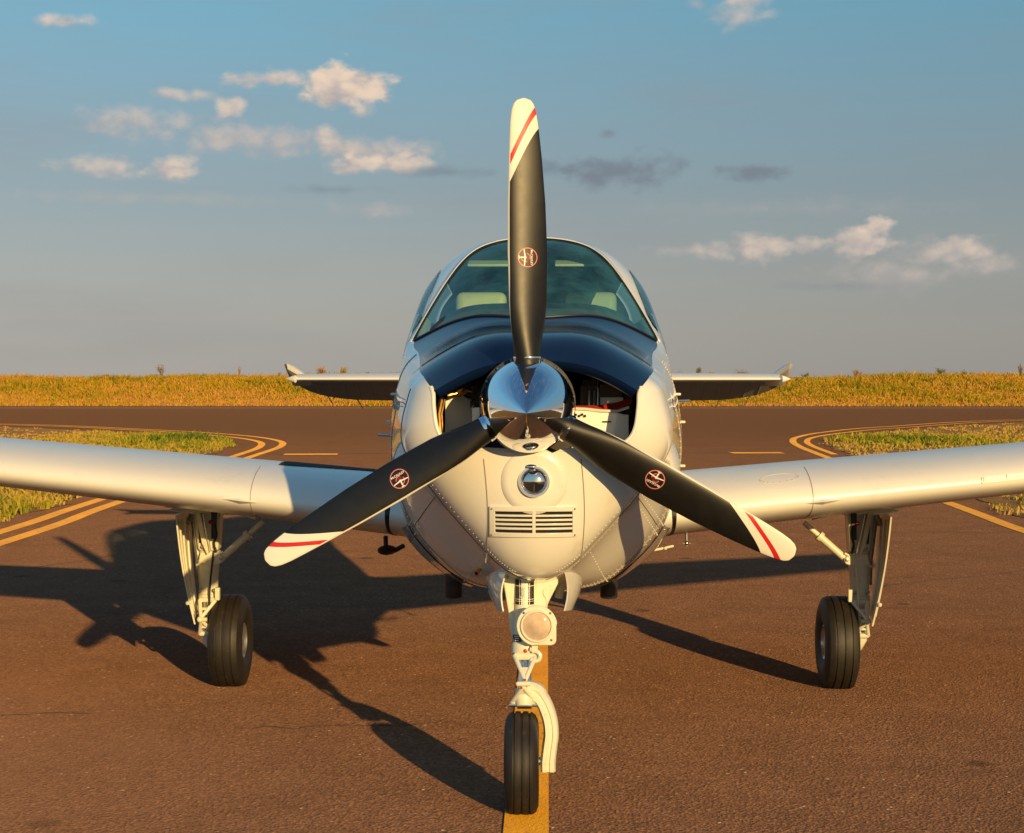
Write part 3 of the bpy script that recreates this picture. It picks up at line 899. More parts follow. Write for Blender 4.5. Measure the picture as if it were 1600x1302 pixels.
for (x0, x1, z0, z1) in ((GX0, GX0 + .018, GZ0, GZ1), (GX1 - .014, GX1, GZ0, GZ1), (GX0 + .018, GX1 - .014, GZ1 - .016, GZ1), (GX0 + .018, GX1 - .014, GZ0, GZ0 + .014)):
    patch(x0, x1, z0, z1, .0, .0075, 10, 4).build('frame_bar', paint, grille, bevel=.0012)
patch(.0195, .0305, GZ0 + .014, GZ1 - .016, .0, .0070, 4, 10).build('frame_bar', paint, grille, bevel=.001)
for i in range(1, 5):
    z = GZ0 + .014 + (GZ1 - GZ0 - .030) * i / 5
    for (x0, x1) in ((GX0 + .018, .0195), (.0305, GX1 - .014)):
        patch(x0, x1, z - .0033, z + .0033, .0, .0060, 9, 3).build('slat', paint, grille, bevel=.001)
b = MB()
for x in (GX0 + .008, GX1 - .007):
    for z in (GZ0 + .007, GZ1 - .007):
        p, q = on_bowl(x, z, .0075); b.ball(p, .0035, 8)
b.build('screw', steel, grille)

# inside the inlets: engine, baffles, cylinder fins, hoses
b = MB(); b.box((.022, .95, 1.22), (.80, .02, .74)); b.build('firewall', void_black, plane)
b = MB(); b.box((.01, .62, 1.34), (.30, .60, .30)); b.box((.01, .40, 1.41), (.16, .22, .16))
eng = b.build('engine_block', dark_metal, plane, bevel=.015)
for s in (-1, 1):
    for yy in (.50, .72):
        b = MB()
        for i in range(16):
            b.box((.022 + s * (.175 + i * .0085), yy, 1.405), (.0032, .15, .165))
        b.box((.022 + s * .24, yy, 1.405), (.15, .11, .12)); b.build('cylinder_head', fin_m, eng)
        b = MB(); b.box((.022 + s * .33, yy, 1.415), (.045, .12, .12)); b.build('rocker_cover', dark_metal, eng, bevel=.012)
# right inlet: pale baffle plate with a slot and a red sealing strip
bf = MB()
bf.prism([(.155, .31, 1.205), (.335, .33, 1.205), (.352, .34, 1.30), (.352, .34, 1.365), (.29, .33, 1.375), (.235, .325, 1.378), (.17, .32, 1.388), (.150, .32, 1.35)], (0, .006, 0))
bfo = bf.build('baffle_plate', paint, eng, bevel=.0015)
b = MB(); b.box((.276, .3255, 1.342), (.030, .004, .0045)); b.build('slot', void_black, bfo)
b = MB(); b.tube([(.150, .315, 1.388), (.20, .318, 1.386), (.255, .322, 1.380), (.31, .328, 1.378), (.352, .335, 1.392)], .0055, 8); b.build('baffle_edge', paint, bfo)
b = MB(); b.grid([[(.14, .33, 1.390), (.20, .335, 1.388), (.26, .34, 1.384), (.31, .345, 1.385), (.360, .35, 1.402)], [(.14, .35, 1.398), (.20, .36, 1.397), (.26, .365, 1.400), (.31, .37, 1.408), (.365, .37, 1.424)]])
b.build('baffle_seal', red_seal, eng)
b = MB(); b.prism([(.255, .40, 1.39), (.335, .40, 1.39), (.335, .40, 1.425), (.255, .40, 1.425)], (0, .01, 0)); b.build('baffle_shelf', paint, eng)
b = MB()
for i in range(10): b.box((.258 + i * .0075, .405, 1.448), (.0028, .012, .045))
b.box((.292, .415, 1.448), (.075, .004, .045)); b.build('cooler_fins', fin_m, eng)
b = MB(); b.tube([(.215, .36, 1.385), (.216, .37, 1.45)], .0032, 6); b.tube([(.232, .37, 1.385), (.234, .38, 1.448)], .0028, 6); b.tube([(.246, .36, 1.38), (.247, .37, 1.46)], .0035, 6)
b.build('pushrod_tube', alu, eng)
b = MB()
for (x, z) in ((.168, 1.366), (.180, 1.362), (.190, 1.367), (.200, 1.362)): b.ball((x, .316, z), .0048, 8)
b.build('plate_bolt', dark_metal, bfo)
# left inlet: grey side baffle, bright bracket, brass fitting, hoses
b = MB(); b.prism([(-.29, .34, 1.20), (-.20, .36, 1.20), (-.185, .36, 1.41), (-.24, .355, 1.44), (-.285, .345, 1.42)], (0, .006, 0))
lb = b.build('baffle_plate', gear_paint, eng, bevel=.0015)
b = MB(); b.tube([(-.292, .30, 1.25), (-.302, .30, 1.30), (-.306, .30, 1.37), (-.296, .30, 1.42)], .009, 8); b.tube([(-.284, .31, 1.245), (-.293, .31, 1.30), (-.297, .31, 1.37), (-.286, .31, 1.42)], .005, 8)
b.build('baffle_seal', brass, lb)
b = MB(); b.box((-.178, .335, 1.365), (.030, .02, .056)); b.build('bracket_box', alu, eng, bevel=.002)
b = MB(); b.tube([(-.275, .31, 1.432), (-.262, .31, 1.436), (-.25, .315, 1.438), (-.222, .315, 1.447)], [.012, .012, .009, .009], 12)
b.tube([(-.240, .315, 1.440), (-.214, .315, 1.450)], .013, 8); b.tube([(-.214, .315, 1.450), (-.19, .32, 1.445)], .0035, 6)
b.build('fuel_fitting', brass, eng)
b = MB(); b.box((-.165, .33, 1.425), (.02, .02, .05)); b.box((-.180, .34, 1.405), (.035, .02, .03)); b.build('relay_block', exhaust, eng, bevel=.002)
b = MB()
b.tube([(-.145, .32, 1.46), (-.150, .30, 1.40), (-.142, .30, 1.34), (-.125, .30, 1.28)], .010, 8)
b.tube([(-.16, .34, 1.44), (-.162, .32, 1.40), (-.15, .32, 1.33), (-.16, .33, 1.27)], .006, 8)
b.tube([(-.23, .40, 1.45), (-.20, .37, 1.40), (-.12, .36, 1.36)], .007, 8)
b.build('engine_hose', dash_m, eng)
b = MB()
for (x, z) in ((-.152, 1.455), (-.150, 1.418), (-.196, 1.418), (-.186, 1.396), (-.146, 1.37), (-.16, 1.345), (-.155, 1.318)): b.ball((x, .298, z), .0055, 8)
b.build('hose_fitting', alu, eng)

# ---- spinner
sp = MB(); prof = []
for i in range(25):
    t = i / 24
    prof.append((-.27 + .345 * t, .157 * (math.sin(math.pi / 2 * t ** .86)) ** .96 if t else .0))
prof += [(.080, .157), (.080, .14)]
AX = Vector((0, 1, .055)).normalized()
sp.lathe(HUB + Vector((0, 0, -.006)), AX, prof, 72, cap=False)
spinner = sp.build('spinner', chrome, plane, sharp=35)
b = MB(); b.lathe(HUB, AX, [(.074, .13), (.074, .1595), (.079, .1605), (.092, .1595), (.092, .05)], 64); bp_ = b.build('spinner_backplate', dark_metal, spinner)
b = MB()
for i in range(18):
    a = 2 * math.pi * (i + .5) / 18; b.ball(HUB + Vector(((.1565) * math.cos(a), .060, .1565 * math.sin(a))), .0042, 8)
b.build('spinner_screw', steel, spinner)

# ---- propeller blades
def prop_material():
    m = bpy.data.materials.new('propeller_paint'); m.use_nodes = True
    t = NT(m.node_tree); b_ = t.n['Principled BSDF']
    uv = t.new('ShaderNodeUVMap', uv_map='blade'); sx = t.new('ShaderNodeSeparateXYZ'); t.l.new(uv.outputs[0], sx.inputs[0])
    U, V_ = sx.outputs[0], sx.outputs[1]
    tc = t.new('ShaderNodeTexCoord'); n = t.noise(tc.outputs['Object'], 18, 6, .65)
    bnd = t.math('MULTIPLY_ADD', U, .285, .718); bnd = t.math('MULTIPLY_ADD', t.math('MULTIPLY', U, U), -.10, bnd)
    d = t.math('SUBTRACT', V_, bnd)
    white = t.math('GREATER_THAN', d, 0)
    r0 = t.math('GREATER_THAN', d, t.math('MULTIPLY_ADD', U, -.010, .056)); r1 = t.math('LESS_THAN', d, t.math('MULTIPLY_ADD', U, -.022, .090))
    red = t.math('MULTIPLY', r0, r1)
    blk = t.ramp(n, [(.3, (.0055, .0050, .0046)), (.7, (.010, .009, .008))])
    c = t.mix(white, blk, (.80, .76, .66)); c = t.mix(red, c, (.58, .018, .020))
    le = t.math('LESS_THAN', U, t.math('MULTIPLY_ADD', t.smooth(V_, .22, .5), .034, .0))
    c = t.mix(le, c, (.70, .66, .58))
    t.l.new(c, b_.inputs['Base Color'])
    b_.inputs['Roughness'].default_value = .42; b_.inputs['Specular IOR Level'].default_value = .46
    rr = t.math('MULTIPLY_ADD', n, .12, .36); t.l.new(rr, b_.inputs['Roughness'])
    return m


prop_m = prop_material()
br = [.105, .157, .20, .252, .330, .495, .661, .806, .885, .928, .962, .984, .996, 1.0015]
bw_ = [.086, .088, .094, .107, .123, .129, .122, .107, .096, .088, .078, .064, .044, .010]
bx = [0, 0, 0, .001, .002, .001, -.002, -.006, -.009, -.011, -.012, -.012, -.0115, -.011]
bt = [.086, .080, .062, .046, .034, .024, .018, .013, .011, .009, .008, .006, .004, .002]


def blade_pitch(r): return R(min(40, 8 + math.degrees(math.atan(.62 / (2 * math.pi * r + .25))) * 1.0))


def blade_mesh():
    vs, uvs, rows = [], [], 56; n = 32
    for i in range(rows):
        t = i / (rows - 1); r_ = .128 + (1.0015 - .128) * (1 - (1 - t) ** 1.7)
        w = float(np.interp(r_, br, bw_)); x0 = float(np.interp(r_, br, bx)); th = float(np.interp(r_, br, bt)); a = blade_pitch(r_)
        rnd = max(0, min(1, (.27 - r_) / .12)); c = w / (math.cos(a) * (1 - rnd) + rnd)
        for k in range(n):
            g = 2 * math.pi * k / n; u = .5 + .5 * math.cos(g)
            camber = .22 * th * (1 - (2 * u - 1) ** 2) * (1 - rnd)
            tt = math.sin(g) * th / 2 * (1 - .35 * (u - .3) * (1 - rnd))
            lx = (u - .5) * c; ly = -(tt + camber)
            vs.append(Vector((x0 + lx * math.cos(a) - ly * math.sin(a) * 1, lx * math.sin(a) + ly * math.cos(a), r_)))
            uvs.append((u, r_ / 1.0015))
    fs = [(i * n + k, i * n + (k + 1) % n, (i + 1) * n + (k + 1) % n, (i + 1) * n + k) for i in range(rows - 1) for k in range(n)]
    fs.append(tuple((rows - 1) * n + k for k in range(n)))
    me = bpy.data.meshes.new('propeller_blade'); me.from_pydata(vs, [], fs)
    ul = me.uv_layers.new(name='blade')
    for lp in me.loops: ul.data[lp.index].uv = uvs[lp.vertex_index]
    bm = bmesh.new(); bm.from_mesh(me); bmesh.ops.recalc_face_normals(bm, faces=bm.faces); bm.to_mesh(me); bm.free()
    me.materials.append(prop_m)
    return me


def text_mesh(s, size, ext=.0):
    cu = bpy.data.curves.new('txt', 'FONT'); cu.body = s; cu.size = size; cu.align_x = 'CENTER'; cu.align_y = 'CENTER'; cu.extrude = ext; cu.offset = size * .02
    o = bpy.data.objects.new('txt', cu); COL.objects.link(o)
    dg_ = bpy.context.evaluated_depsgraph_get(); dg_.update()
    me = bpy.data.meshes.new_from_object(o.evaluated_get(dg_))
    v = [x.co.copy() for x in me.vertices]; f = [tuple(p.vertices) for p in me.polygons]
    bpy.data.objects.remove(o); bpy.data.meshes.remove(me)
    return v, f


bme = blade_mesh()
bvh_blade = BVHTree.FromPolygons([v.co.copy() for v in bme.vertices], [tuple(p.vertices) for p in bme.polygons])


def emblem_mesh():
    """round decal that follows the blade face: local a = chordwise from leading to trailing edge, c = outwards"""
    e = MB(); ec = (.001, .482); RR = .0325
    def put(a, c, off):
        h = bvh_blade.ray_cast(Vector((ec[0] + a, -1, ec[1] + c)), Vector((0, 1, 0)))
        return h[0] + Vector((0, -off, 0)) if h[0] else Vector((ec[0] + a, -.01, ec[1] + c))
    def disc(r0, r1, off, m, a0=0, a1=2 * math.pi, n=48, cx=0, cy=0):
        ang = lin(a0, a1, n); e.grid([[put(cx + r0 * math.cos(g), cy + r0 * math.sin(g), off) for g in ang], [put(cx + r1 * math.cos(g), cy + r1 * math.sin(g), off) for g in ang]], m)
    for k in range(4): disc(.0001 + RR * k / 4, RR * (k + 1) / 4, .0008, 0)
    disc(RR * .90, RR * .985, .0013, 1)
    disc(RR * .40, RR * .47, .0013, 1, R(-20), R(75), 20, -RR * .18, 0); disc(RR * .40, RR * .47, .0013, 1, R(165), R(290), 20, -RR * .18, 0)
    disc(RR * .05, RR * .38, .0011, 2, R(-80), R(80), 20, -RR * .16, 0)
    # airplane silhouette, wings along the blade, nose towards the trailing edge
    def poly(pts, m, off): e.add([put(a * RR, c * RR, off) for a, c in pts], [tuple(range(len(pts)))], m)
    poly([(-.40, .80), (-.30, .80), (-.18, .16), (-.10, 0), (-.18, -.16), (-.26, -.84), (-.36, -.84), (-.32, -.14), (-.32, .14)], 3, .0016)
    poly([(-.32, .07), (-.80, .05), (-.82, .20), (-.88, .20), (-.88, -.20), (-.82, -.20), (-.80, -.05), (-.32, -.07)], 3, .0016)
    v, f = text_mesh('McCAULEY', .0102)
    e.add([put(.40 * RR + p.y, -p.x, .0016) for p in v], f, 3)
    return e


em = emblem_mesh()
emb_pink = mat('emblem_ring', (.72, .22, .20), .45); emb_dark = mat('emblem_dark', (.018, .006, .006), .45); emb_red = mat('emblem_red', (.16, .008, .010), .45)
for k, ang in enumerate((0, 120, 240)):
    o = link('propeller_blade', bme if k == 0 else bme, plane, sharp=50)
    o.location = HUB; o.rotation_euler = (0, R(ang), 0)
    if k == 0: e0 = em.build('emblem', [emb_dark, emb_pink, emb_red, white_ink], o, smooth=False, normals=False)
    else:
        e1 = e0.copy(); COL.objects.link(e1); e1.parent = o
    # polished cuff where the blade leaves the spinner
    c_ = MB(); c_.lathe((0, .005, 0), (0, 0, 1), [(.130, .044), (.155, .0475), (.159, .0470), (.160, .0435), (.148, .043)], 32, cap=False)
    c_.build('blade_cuff', chrome, o)

# ---- wings
def wing_sec(X):
    """leading edge y, chord, mid z, thickness, incidence"""
    a = abs(X)
    le = float(np.interp(a, [.5, .62, 1.15, 5.1], [1.42, 1.48, 1.60, 2.12])); te = float(np.interp(a, [.5, 5.1], [3.72, 3.2]))
    th = float(np.interp(a, [.5, .65, 2.3, 5.1], [.292, .285, .229, .13])); mz = .927 + (a - .65) * .0975
    inc = float(np.interp(a, [.5, 5.1], [3.5, .8]))
    return le, te - le, mz, th, R(inc)


def naca(c, th, n=40):
    up, lo = [], []
    for i in range(n + 1):
        x = (1 - math.cos(math.pi * i / n)) / 2
        yt = 5 * th * (.2969 * math.sqrt(x) - .126 * x - .3516 * x**2 + .2843 * x**3 - .1036 * x**4) / 1.0
        m_, p_ = .016, .22
        yc = m_ / p_**2 * (2 * p_ * x - x * x) if x < p_ else m_ / (1 - p_)**2 * ((1 - 2 * p_) + 2 * p_ * x - x * x)
        up.append((x * c, yc * c + yt)); lo.append((x * c, yc * c - yt))
    return up, lo


def wing_pts(X):
    le, c, mz, th, inc = wing_sec(X); up, lo = naca(c, th)
    zoff = -.5 * (max(p[1] for p in up) + min(p[1] for p in lo))
    prof = up[::-1] + lo[1:-1]
    pv = .3 * c; out = []
    for y, z in prof:
        z += zoff; dy = y - pv
        out.append(Vector((X, le + pv + dy * math.cos(inc) + z * math.sin(inc), mz - dy * math.sin(inc) + z * math.cos(inc))))
    return out


cover_m = mat('cover_gap', (.52, .47, .40), .6)
for s in (-1, 1):
    w = MB(); Xs = [.50, .56, .62, .75, .95, 1.15, 1.5, 2.0, 2.6, 3.3, 4.0, 4.7, 5.0]
    rows = [wing_pts(s * X) for X in Xs]
    last = rows[-1]; mid = sum(last, Vector()) / len(last)
    for k, dx in ((.85, .10), (.55, .17), (.15, .2)):
        rows.append([Vector((p.x + s * dx, mid.y + (p.y - mid.y) * (k * .4 + .6), mid.z + (p.z - mid.z) * k)) for p in last])
    w.grid(rows, close=True); wing = w.build('wing', wing_paint, plane, sharp=50)
    WB = BVHTree.FromPolygons([Vector(v) for v in w.v], w.f)
    def hit(X, z, off=0.0):
        h_ = WB.ray_cast(Vector((X, -1, z)), Vector((0, 1, 0)))
        nn = h_[1] if h_[1].y < 0 else -h_[1]
        return h_[0] + nn * off
    def nrm(X, z):
        h_ = WB.ray_cast(Vector((X, -1, z)), Vector((0, 1, 0))); return h_[1] if h_[1].y < 0 else -h_[1]
    # skin joint across the leading edge
    b = MB(); X = s * 1.19; mz = wing_sec(X)[2]
    b.tube([hit(X, mz + t, .0003) for t in lin(-.10, .125, 30)], .0016, 6)
    b.build('skin_joint', seam_m, wing)
    # stall strip: a small wedge on the leading edge
    b = MB(); X0 = s * 1.235; zz = wing_sec(X0)[2] - .012
    pts = [hit(X0 + t * .075, zz + .0975 * s * t * .075, .0) for t in (-1, 0, 1)]
    up_ = [p + Vector((0, 0, .012)) for p in pts]; dn = [p - Vector((0, 0, .012)) for p in pts]
    nose = [pts[0] + Vector((0, -.002, 0)), pts[1] + Vector((0, -.024, 0)), pts[2] + Vector((0, -.002, 0))]
    up_[0] = pts[0] + Vector((0, 0, .002)); up_[2] = pts[2] + Vector((0, 0, .002)); dn[0] = pts[0] - Vector((0, 0, .002)); dn[2] = pts[2] - Vector((0, 0, .002))
    b.grid([up_, nose, dn]); b.build('stall_strip', wing_paint, wing, smooth=False)
    # round access cover with screws
    if s > 0:
        b = MB(); cx_, cz_ = 1.06, wing_sec(1.06)[2] + .096
        ring = [hit(cx_ + .085 * math.cos(a), cz_ + .016 * math.sin(a) + .0975 * .085 * math.cos(a), .0003) for a in lin(0, 2 * math.pi, 49)]
        b.tube(ring, .0013, 6, cap=False)
        b.build('access_cover_edge', cover_m, wing)
        b = MB()
        for a in lin(R(180), R(360), 9): b.ball(hit(cx_ + .076 * math.cos(a), cz_ + .013 * math.sin(a) + .0975 * .076 * math.cos(a), .0), .0028, 6)
        b.build('access_cover_screw', steel, wing)
        # riveted strip further out
        b = MB(); xs_ = lin(1.92, 3.2, 40)
        f1 = lambda X, dz, off: hit(X, wing_sec(X)[2] + .005 + dz, off)
        b.grid([[f1(X, dz, off) for X in xs_] for dz, off in ((-.012, .0), (-.011, .006), (-.003, .004), (.003, .004), (.011, .006), (.012, .0))])
        b.grid([[f1(1.92, -.012, .0), f1(1.92, .012, 0)], [f1(1.925, -.012, .007), f1(1.925, .012, .007)]])
        st_ = b.build('leading_edge_strip', wing_paint, wing, sharp=30)
        b = MB()
        for X in lin(1.93, 3.15, 13): b.box(f1(X, 0, .004), (.010, .006, .026))
        b.build('strip_clip', wing_paint, st_, bevel=.002)
    # black walkway on the root of the wing one boards from
    if s < 0:
        b = MB(); rows = []
        for X in lin(-1.12, -.61, 9):
            r_ = []
            for Y in lin(1.92, 3.35, 16):
                h_ = WB.ray_cast(Vector((X, Y, 3)), Vector((0, 0, -1))); r_.append(h_[0] + Vector((0, 0, .003)))
            rows.append(r_)
        b.grid(rows); b.build('wing_walk', walk_m, wing)
    # rubber root seal between wing and fuselage
    b = MB(); ra = wing_pts(s * .605)
    ctr = Vector((s * .605, 2.3, .93))
    ring0 = [ctr + (p - ctr) * 1.012 for p in ra]; ring1 = [p + Vector((-s * .17, 0, 0)) for p in ring0]
    b.grid([ring0, ring1], close=True); b.grid([ring0, ra], close=True)
    b.build('root_seal', seal_black, wing)

# ---- tail
elev_shaded = mat('elevator_shaded_white', (.40, .38, .34), .5, 0, 0, .08, 4)  # white paint greyed: the shade under the elevator is put into the colour
stab = MB(); rows = []
for X in lin(-1.74, 1.74, 25):
    a = abs(X); le = 6.42 + .10 * a; te = 7.02; c = te - le
    up, lo = naca(c * 1.6, .076 - .012 * a)
    pr = [p for p in up if p[0] <= c] ; pl = [p for p in lo if p[0] <= c]
    rows.append([Vector((X, le + y, 1.484 + z)) for y, z in pr[::-1] + pl[1:]])
stab.grid(rows); stab.grid([rows[0], [Vector((p.x, p.y, 1.484)) for p in rows[0]]]); stab.grid([rows[-1], [Vector((p.x, p.y, 1.484)) for p in rows[-1]]])
tailp = stab.build('tailplane', wing_paint, plane, sharp=50)
for s in (-1, 1):
    e = MB(); rows = []; dr = R(20)
    te_of = lambda X: .47 * math.sqrt(max(.0004, 1 - (max(0, X - 1.22) / .60) ** 2.4))
    for X in [.10, .3, .6, .9, 1.2, 1.4, 1.5, 1.6, 1.68, 1.74, 1.78, 1.805]:
        te = te_of(X); r_ = []
        for (c_, z_) in [(0, .026), (.3, .018), (1, .003), (1, -.003), (.3, -.018), (0, -.026)]:
            y = c_ * te; z_ *= min(1, te / .3)
            r_.append(Vector((s * X, 7.035 + y * math.cos(dr) + z_ * math.sin(dr), 1.482 - y * math.sin(dr) + z_ * math.cos(dr))))
        rows.append(r_)
    e.grid(rows, close=True); el_o = e.build('elevator', elev_shaded, plane, sharp=40)
    # pressed stiffening ribs
    for X in lin(.25, 1.66, 15):
        te = te_of(X); b = MB()
        f_ = lambda y, z_: Vector((s * X, 7.035 + y * math.cos(dr) + z_ * math.sin(dr), 1.482 - y * math.sin(dr) + z_ * math.cos(dr)))
        b.tube([f_(.04, -.024), f_(te * .3, -.018), f_(te * .98, -.003)], .006, 6)
        b.build('elevator_rib', elev_shaded, el_o)
    # horn balance at the tip, tipped up because the elevator hangs down
    h = MB(); rows = []
    for X, y0, th in ((1.68, .0, .020), (1.73, -.15, .040), (1.78, -.29, .050), (1.818, -.37, .044), (1.838, -.35, .010)):
        r_ = []
        for c_, z_ in ((0, 0), (.12, .5), (.4, .6), (1, .1), (1, -.1), (.4, -.6), (.12, -.5)):
            y = y0 + (.10 - y0) * c_; zz = z_ * th
            r_.append(Vector((s * X, 7.035 + y * math.cos(dr) + zz * math.sin(dr), 1.470 - y * math.sin(dr) + zz * math.cos(dr))))
        rows.append(r_)
    h.grid(rows, close=True); h.add(rows[0], [tuple(range(7))]); h.add(rows[-1], [tuple(range(7))])
    h.build('horn_balance', wing_paint, el_o, sharp=35)
    b = MB()
    b.lathe((s * 1.74, 6.59, 1.484), (s, .35, 0), [(0, .027), (.02, .024), (.05, .013), (.075, .002)], 16); b.build('tip_fairing', wing_paint, tailp)
    for X in (1.13, 1.40, 1.62):
        y = te_of(X) - .01; p = Vector((s * X, 7.035 + y * math.cos(dr), 1.482 - y * math.sin(dr)))
        b = MB(); b.tube([p, p + Vector((-s * .01, .02, -.006)), p + Vector((-s * .03, .19, -.075))], [.006, .004, .003], 6)
        b.build('static_wick', seal_black if s < 0 else alu, el_o)
fin = MB(); rows = []
for t in lin(0, 1, 9):
    z = 1.50 + 1.06 * t; le = 6.05 + .62 * t; te = 7.45 + .12 * t; c = te - le; up, lo = naca(c, .10 - .045 * t, 16)
    rows.append([Vector((yz, le + y, z)) for y, yz in up[::-1] + lo[1:-1]])
fin.grid(rows, close=True); fin.add(rows[-1], [tuple(range(len(rows[-1])))]); fin.build('tail_fin', wing_paint, plane, sharp=50)

# ---- cabin interior
b = MB(); rows = []
for Y in (1.98, 2.2, 2.6, 3.0, 3.3): rows.append([S(Y, p, -.03) for p in lin(-1.85, 1.85, 21)])
b.grid(rows); b.build('headliner', lining, plane)
for s in (-1, 1):
    b = MB(); b.grid([[S(Y, s * p, -.025) for p in lin(2.9, 5.5, 12)] for Y in (1.35, 1.7, 2.1, 2.6, 3.2)]); b.build('side_lining', trim, plane)
b = MB(); b.box((.0, 2.2, .90), (.92, 2.0, .03)); b.box((0, 3.24, 1.40), (.80, .03, 1.0)); b.build('cabin_floor', lining, plane)
gs = MB(); rows = []
for Y, dz in ((1.40, -.020), (1.44, .0), (1.62, .012), (1.70, .0), (1.70, -.10), (1.70, -.40)):
    rows.append([(.016 + .43 * u, Y, 1.797 + dz - .10 * abs(u) ** 5) for u in lin(-1, 1, 21)])
gs.grid(rows); gs.grid([[(.016 + .43 * u, 1.40, 1.777 - .10 * abs(u) ** 5) for u in lin(-1, 1, 21)], [(.016 + .40 * u, 1.40, 1.35) for u in lin(-1, 1, 21)]])
gs.build('glareshield', dash_m, plane, sharp=60)
for s in (-1, 1):
    seat = bpy.data.objects.new('front_seat', None); COL.objects.link(seat); seat.parent = plane
    X = .018 + s * .255
    b = MB(); b.box((X, 2.10, 1.12), (.44, .48, .14)); b.build('seat_cushion', leather, seat, bevel=.04, seg=3)
    b = MB(); b.box((X, 2.36, 1.46), (.43, .12, .60), Matrix.Rotation(R(-8), 3, 'X')); b.build('backrest', leather, seat, bevel=.04, seg=3)
    b = MB(); b.box((X, 2.34, 1.828), (.235, .09, .125), Matrix.Rotation(R(-4), 3, 'X')); b.build('headrest', leather, seat, bevel=.032, seg=3)
    
    for dx in (-.06, .06):
        b = MB(); b.tube([(X + dx, 2.35, 1.72), (X + dx, 2.345, 1.82)], .007, 8); b.build('headrest_post', chrome, seat)
    b = MB(); b.tube(curve([(X + s * .10, 2.30, 1.76), (X + s * .09, 2.26, 1.70), (X + s * .02, 2.22, 1.45), (X - s * .08, 2.20, 1.22)], 14), .012, 6); b.build('shoulder_strap', dash_m, seat)
    b = MB(); b.box((.018 + s * .195, 2.06, 2.006), (.22, .10, .012), Matrix.Rotation(R(14), 3, 'X')); b.build('sun_visor', trim, plane, bevel=.004)
    b = MB(); b.box((X, 3.02, 1.45), (.42, .12, .66), Matrix.Rotation(R(-8), 3, 'X')); b.build('rear_backrest', dash_m, plane, bevel=.04, seg=3)

b = MB(); b.box((.02, 1.66, 1.835), (.055, .05, .045)); b.build('compass', dash_m, plane, bevel=.012)
# ---- cowl flaps, exhausts, fuselage fittings
for s in (-1, 1):
    b = MB(); rows = []; rows2 = []
    for Y in lin(.92, 1.34, 8):
        o_ = .004 + .034 * ((Y - .92) / .42)
        rows.append([S(Y, s * p, o_) for p in lin(4.95, 6.45, 14)]); rows2.append([S(Y, s * p, o_ - .004) for p in lin(4.95, 6.45, 14)])
    b.grid(rows); b.grid(rows2); b.grid([rows[-1], rows2[-1]]); b.grid([[r[0] for r in rows], [r[0] for r in rows2]]); b.grid([[r[-1] for r in rows], [r[-1] for r in rows2]])
    b.build('cowl_flap', paint, plane, sharp=50)
    b = MB(); X = .005 + s * .312
    b.lathe((X, 1.22, .78), (0, .12, -1), [(0, .034), (.165, .035), (.168, .031), (.02, .030)], 28, cap=False); b.build('exhaust_pipe', exhaust, plane)
    # cowl latches and hinge knuckles down the side
    for z, Y in ((1.318, 1.2), (1.15, 1.05), (1.43, 1.1)):
        b = MB()
        pp = min((S(Y, s * p) for p in lin(2.5, 5.5, 120)), key=lambda v: abs(v.z - z))
        b.box(pp + Vector((s * .006, 0, 0)), (.026, .03, .010))
        b.build('cowl_latch', gear_paint, plane, bevel=.003)
    b = MB()
    pp = min((S(1.25, s * p) for p in lin(2.5, 5.5, 120)), key=lambda v: abs(v.z - (1.262 if s < 0 else 1.40)))
    b.tube([pp - Vector((s * .01, 0, 0)), pp + Vector((s * .05, .0, .002))], .0055, 8); b.build('temperature_probe', alu, plane)
# panel joints on the skin
b = MB()
for s in (-1, 1):
    b.tube([S(1.17, s * p, .0008) for p in lin(2.05, 7.9, 60)], .0017, 6)
    b.tube([S(Y, s * 3.15, .0008) for Y in lin(.33, 1.17, 24)], .0017, 6)
    b.tube([S(Y, s * 5.05, .0008) for Y in lin(.33, 1.17, 24)], .0017, 6)
    b.tube([S(.72, s * p, .0008) for p in lin(3.15, 7.6, 50)], .0020, 6)
    b.tube([S(.303, s * p, .001) for p in lin(2.6, 7.7, 60)], .0017, 6)
b.build('skin_joint', seam_m, fus_o)
# rivets: hundreds of tiny heads
rv = MB()
def rivet(p, n_, r_=.0028):
    u = n_.orthogonal().normalized(); w = n_.cross(u); o = len(rv.v); k = 6
    for i in range(k): a = 6.2832 * i / k; rv.v.append(tuple(p + (u * math.cos(a) + w * math.sin(a)) * r_))
    for i in range(k): a = 6.2832 * i / k; rv.v.append(tuple(p + (u * math.cos(a) + w * math.sin(a)) * r_ * .6 + n_ * r_ * .55))
    for i in range(k): rv.f.append((o + i, o + (i + 1) % k, o + k + (i + 1) % k, o + k + i)); rv.m.append(0)
    rv.f.append(tuple(o + k + i for i in range(k))); rv.m.append(0)
for s in (-1, 1):
    for Y, p0, p1, n_ in ((.325, 4.7, 7.4, 34), (.69, 3.2, 7.4, 46), (.75, 3.2, 7.4, 46), (1.14, 2.3, 7.4, 62), (1.20, 2.3, 7.4, 62), (1.62, 3.2, 6.5, 44), (1.5, 2.4, 6.5, 44), (1.95, 2.95, 5.2, 32)):
        for p in lin(p0, p1, n_): rivet(S(Y, s * p), normal(Y, s * p))
    for p, y0, y1, n_ in ((3.07, .36, 1.1, 26), (3.23, .36, 1.1, 26), (4.97, .36, 1.1, 26), (5.13, .36, .9, 20), (6.2, .36, .9, 20)):
        for Y in lin(y0, y1, n_): rivet(S(Y, s * p), normal(Y, s * p))
    for p in lin(4.7, 7.3, 30):
        e = S(.30, p * s); d = (Vector((HUB.x, 0, HUB.z)) - Vector((e.x, 0, e.z))).normalized() * .02
        q, nn = on_bowl(e.x + d.x, e.z + d.z); rivet(q, nn, .0028)
o = rv.build('rivet', paint, fus_o, smooth=False); o['kind'] = 'stuff'
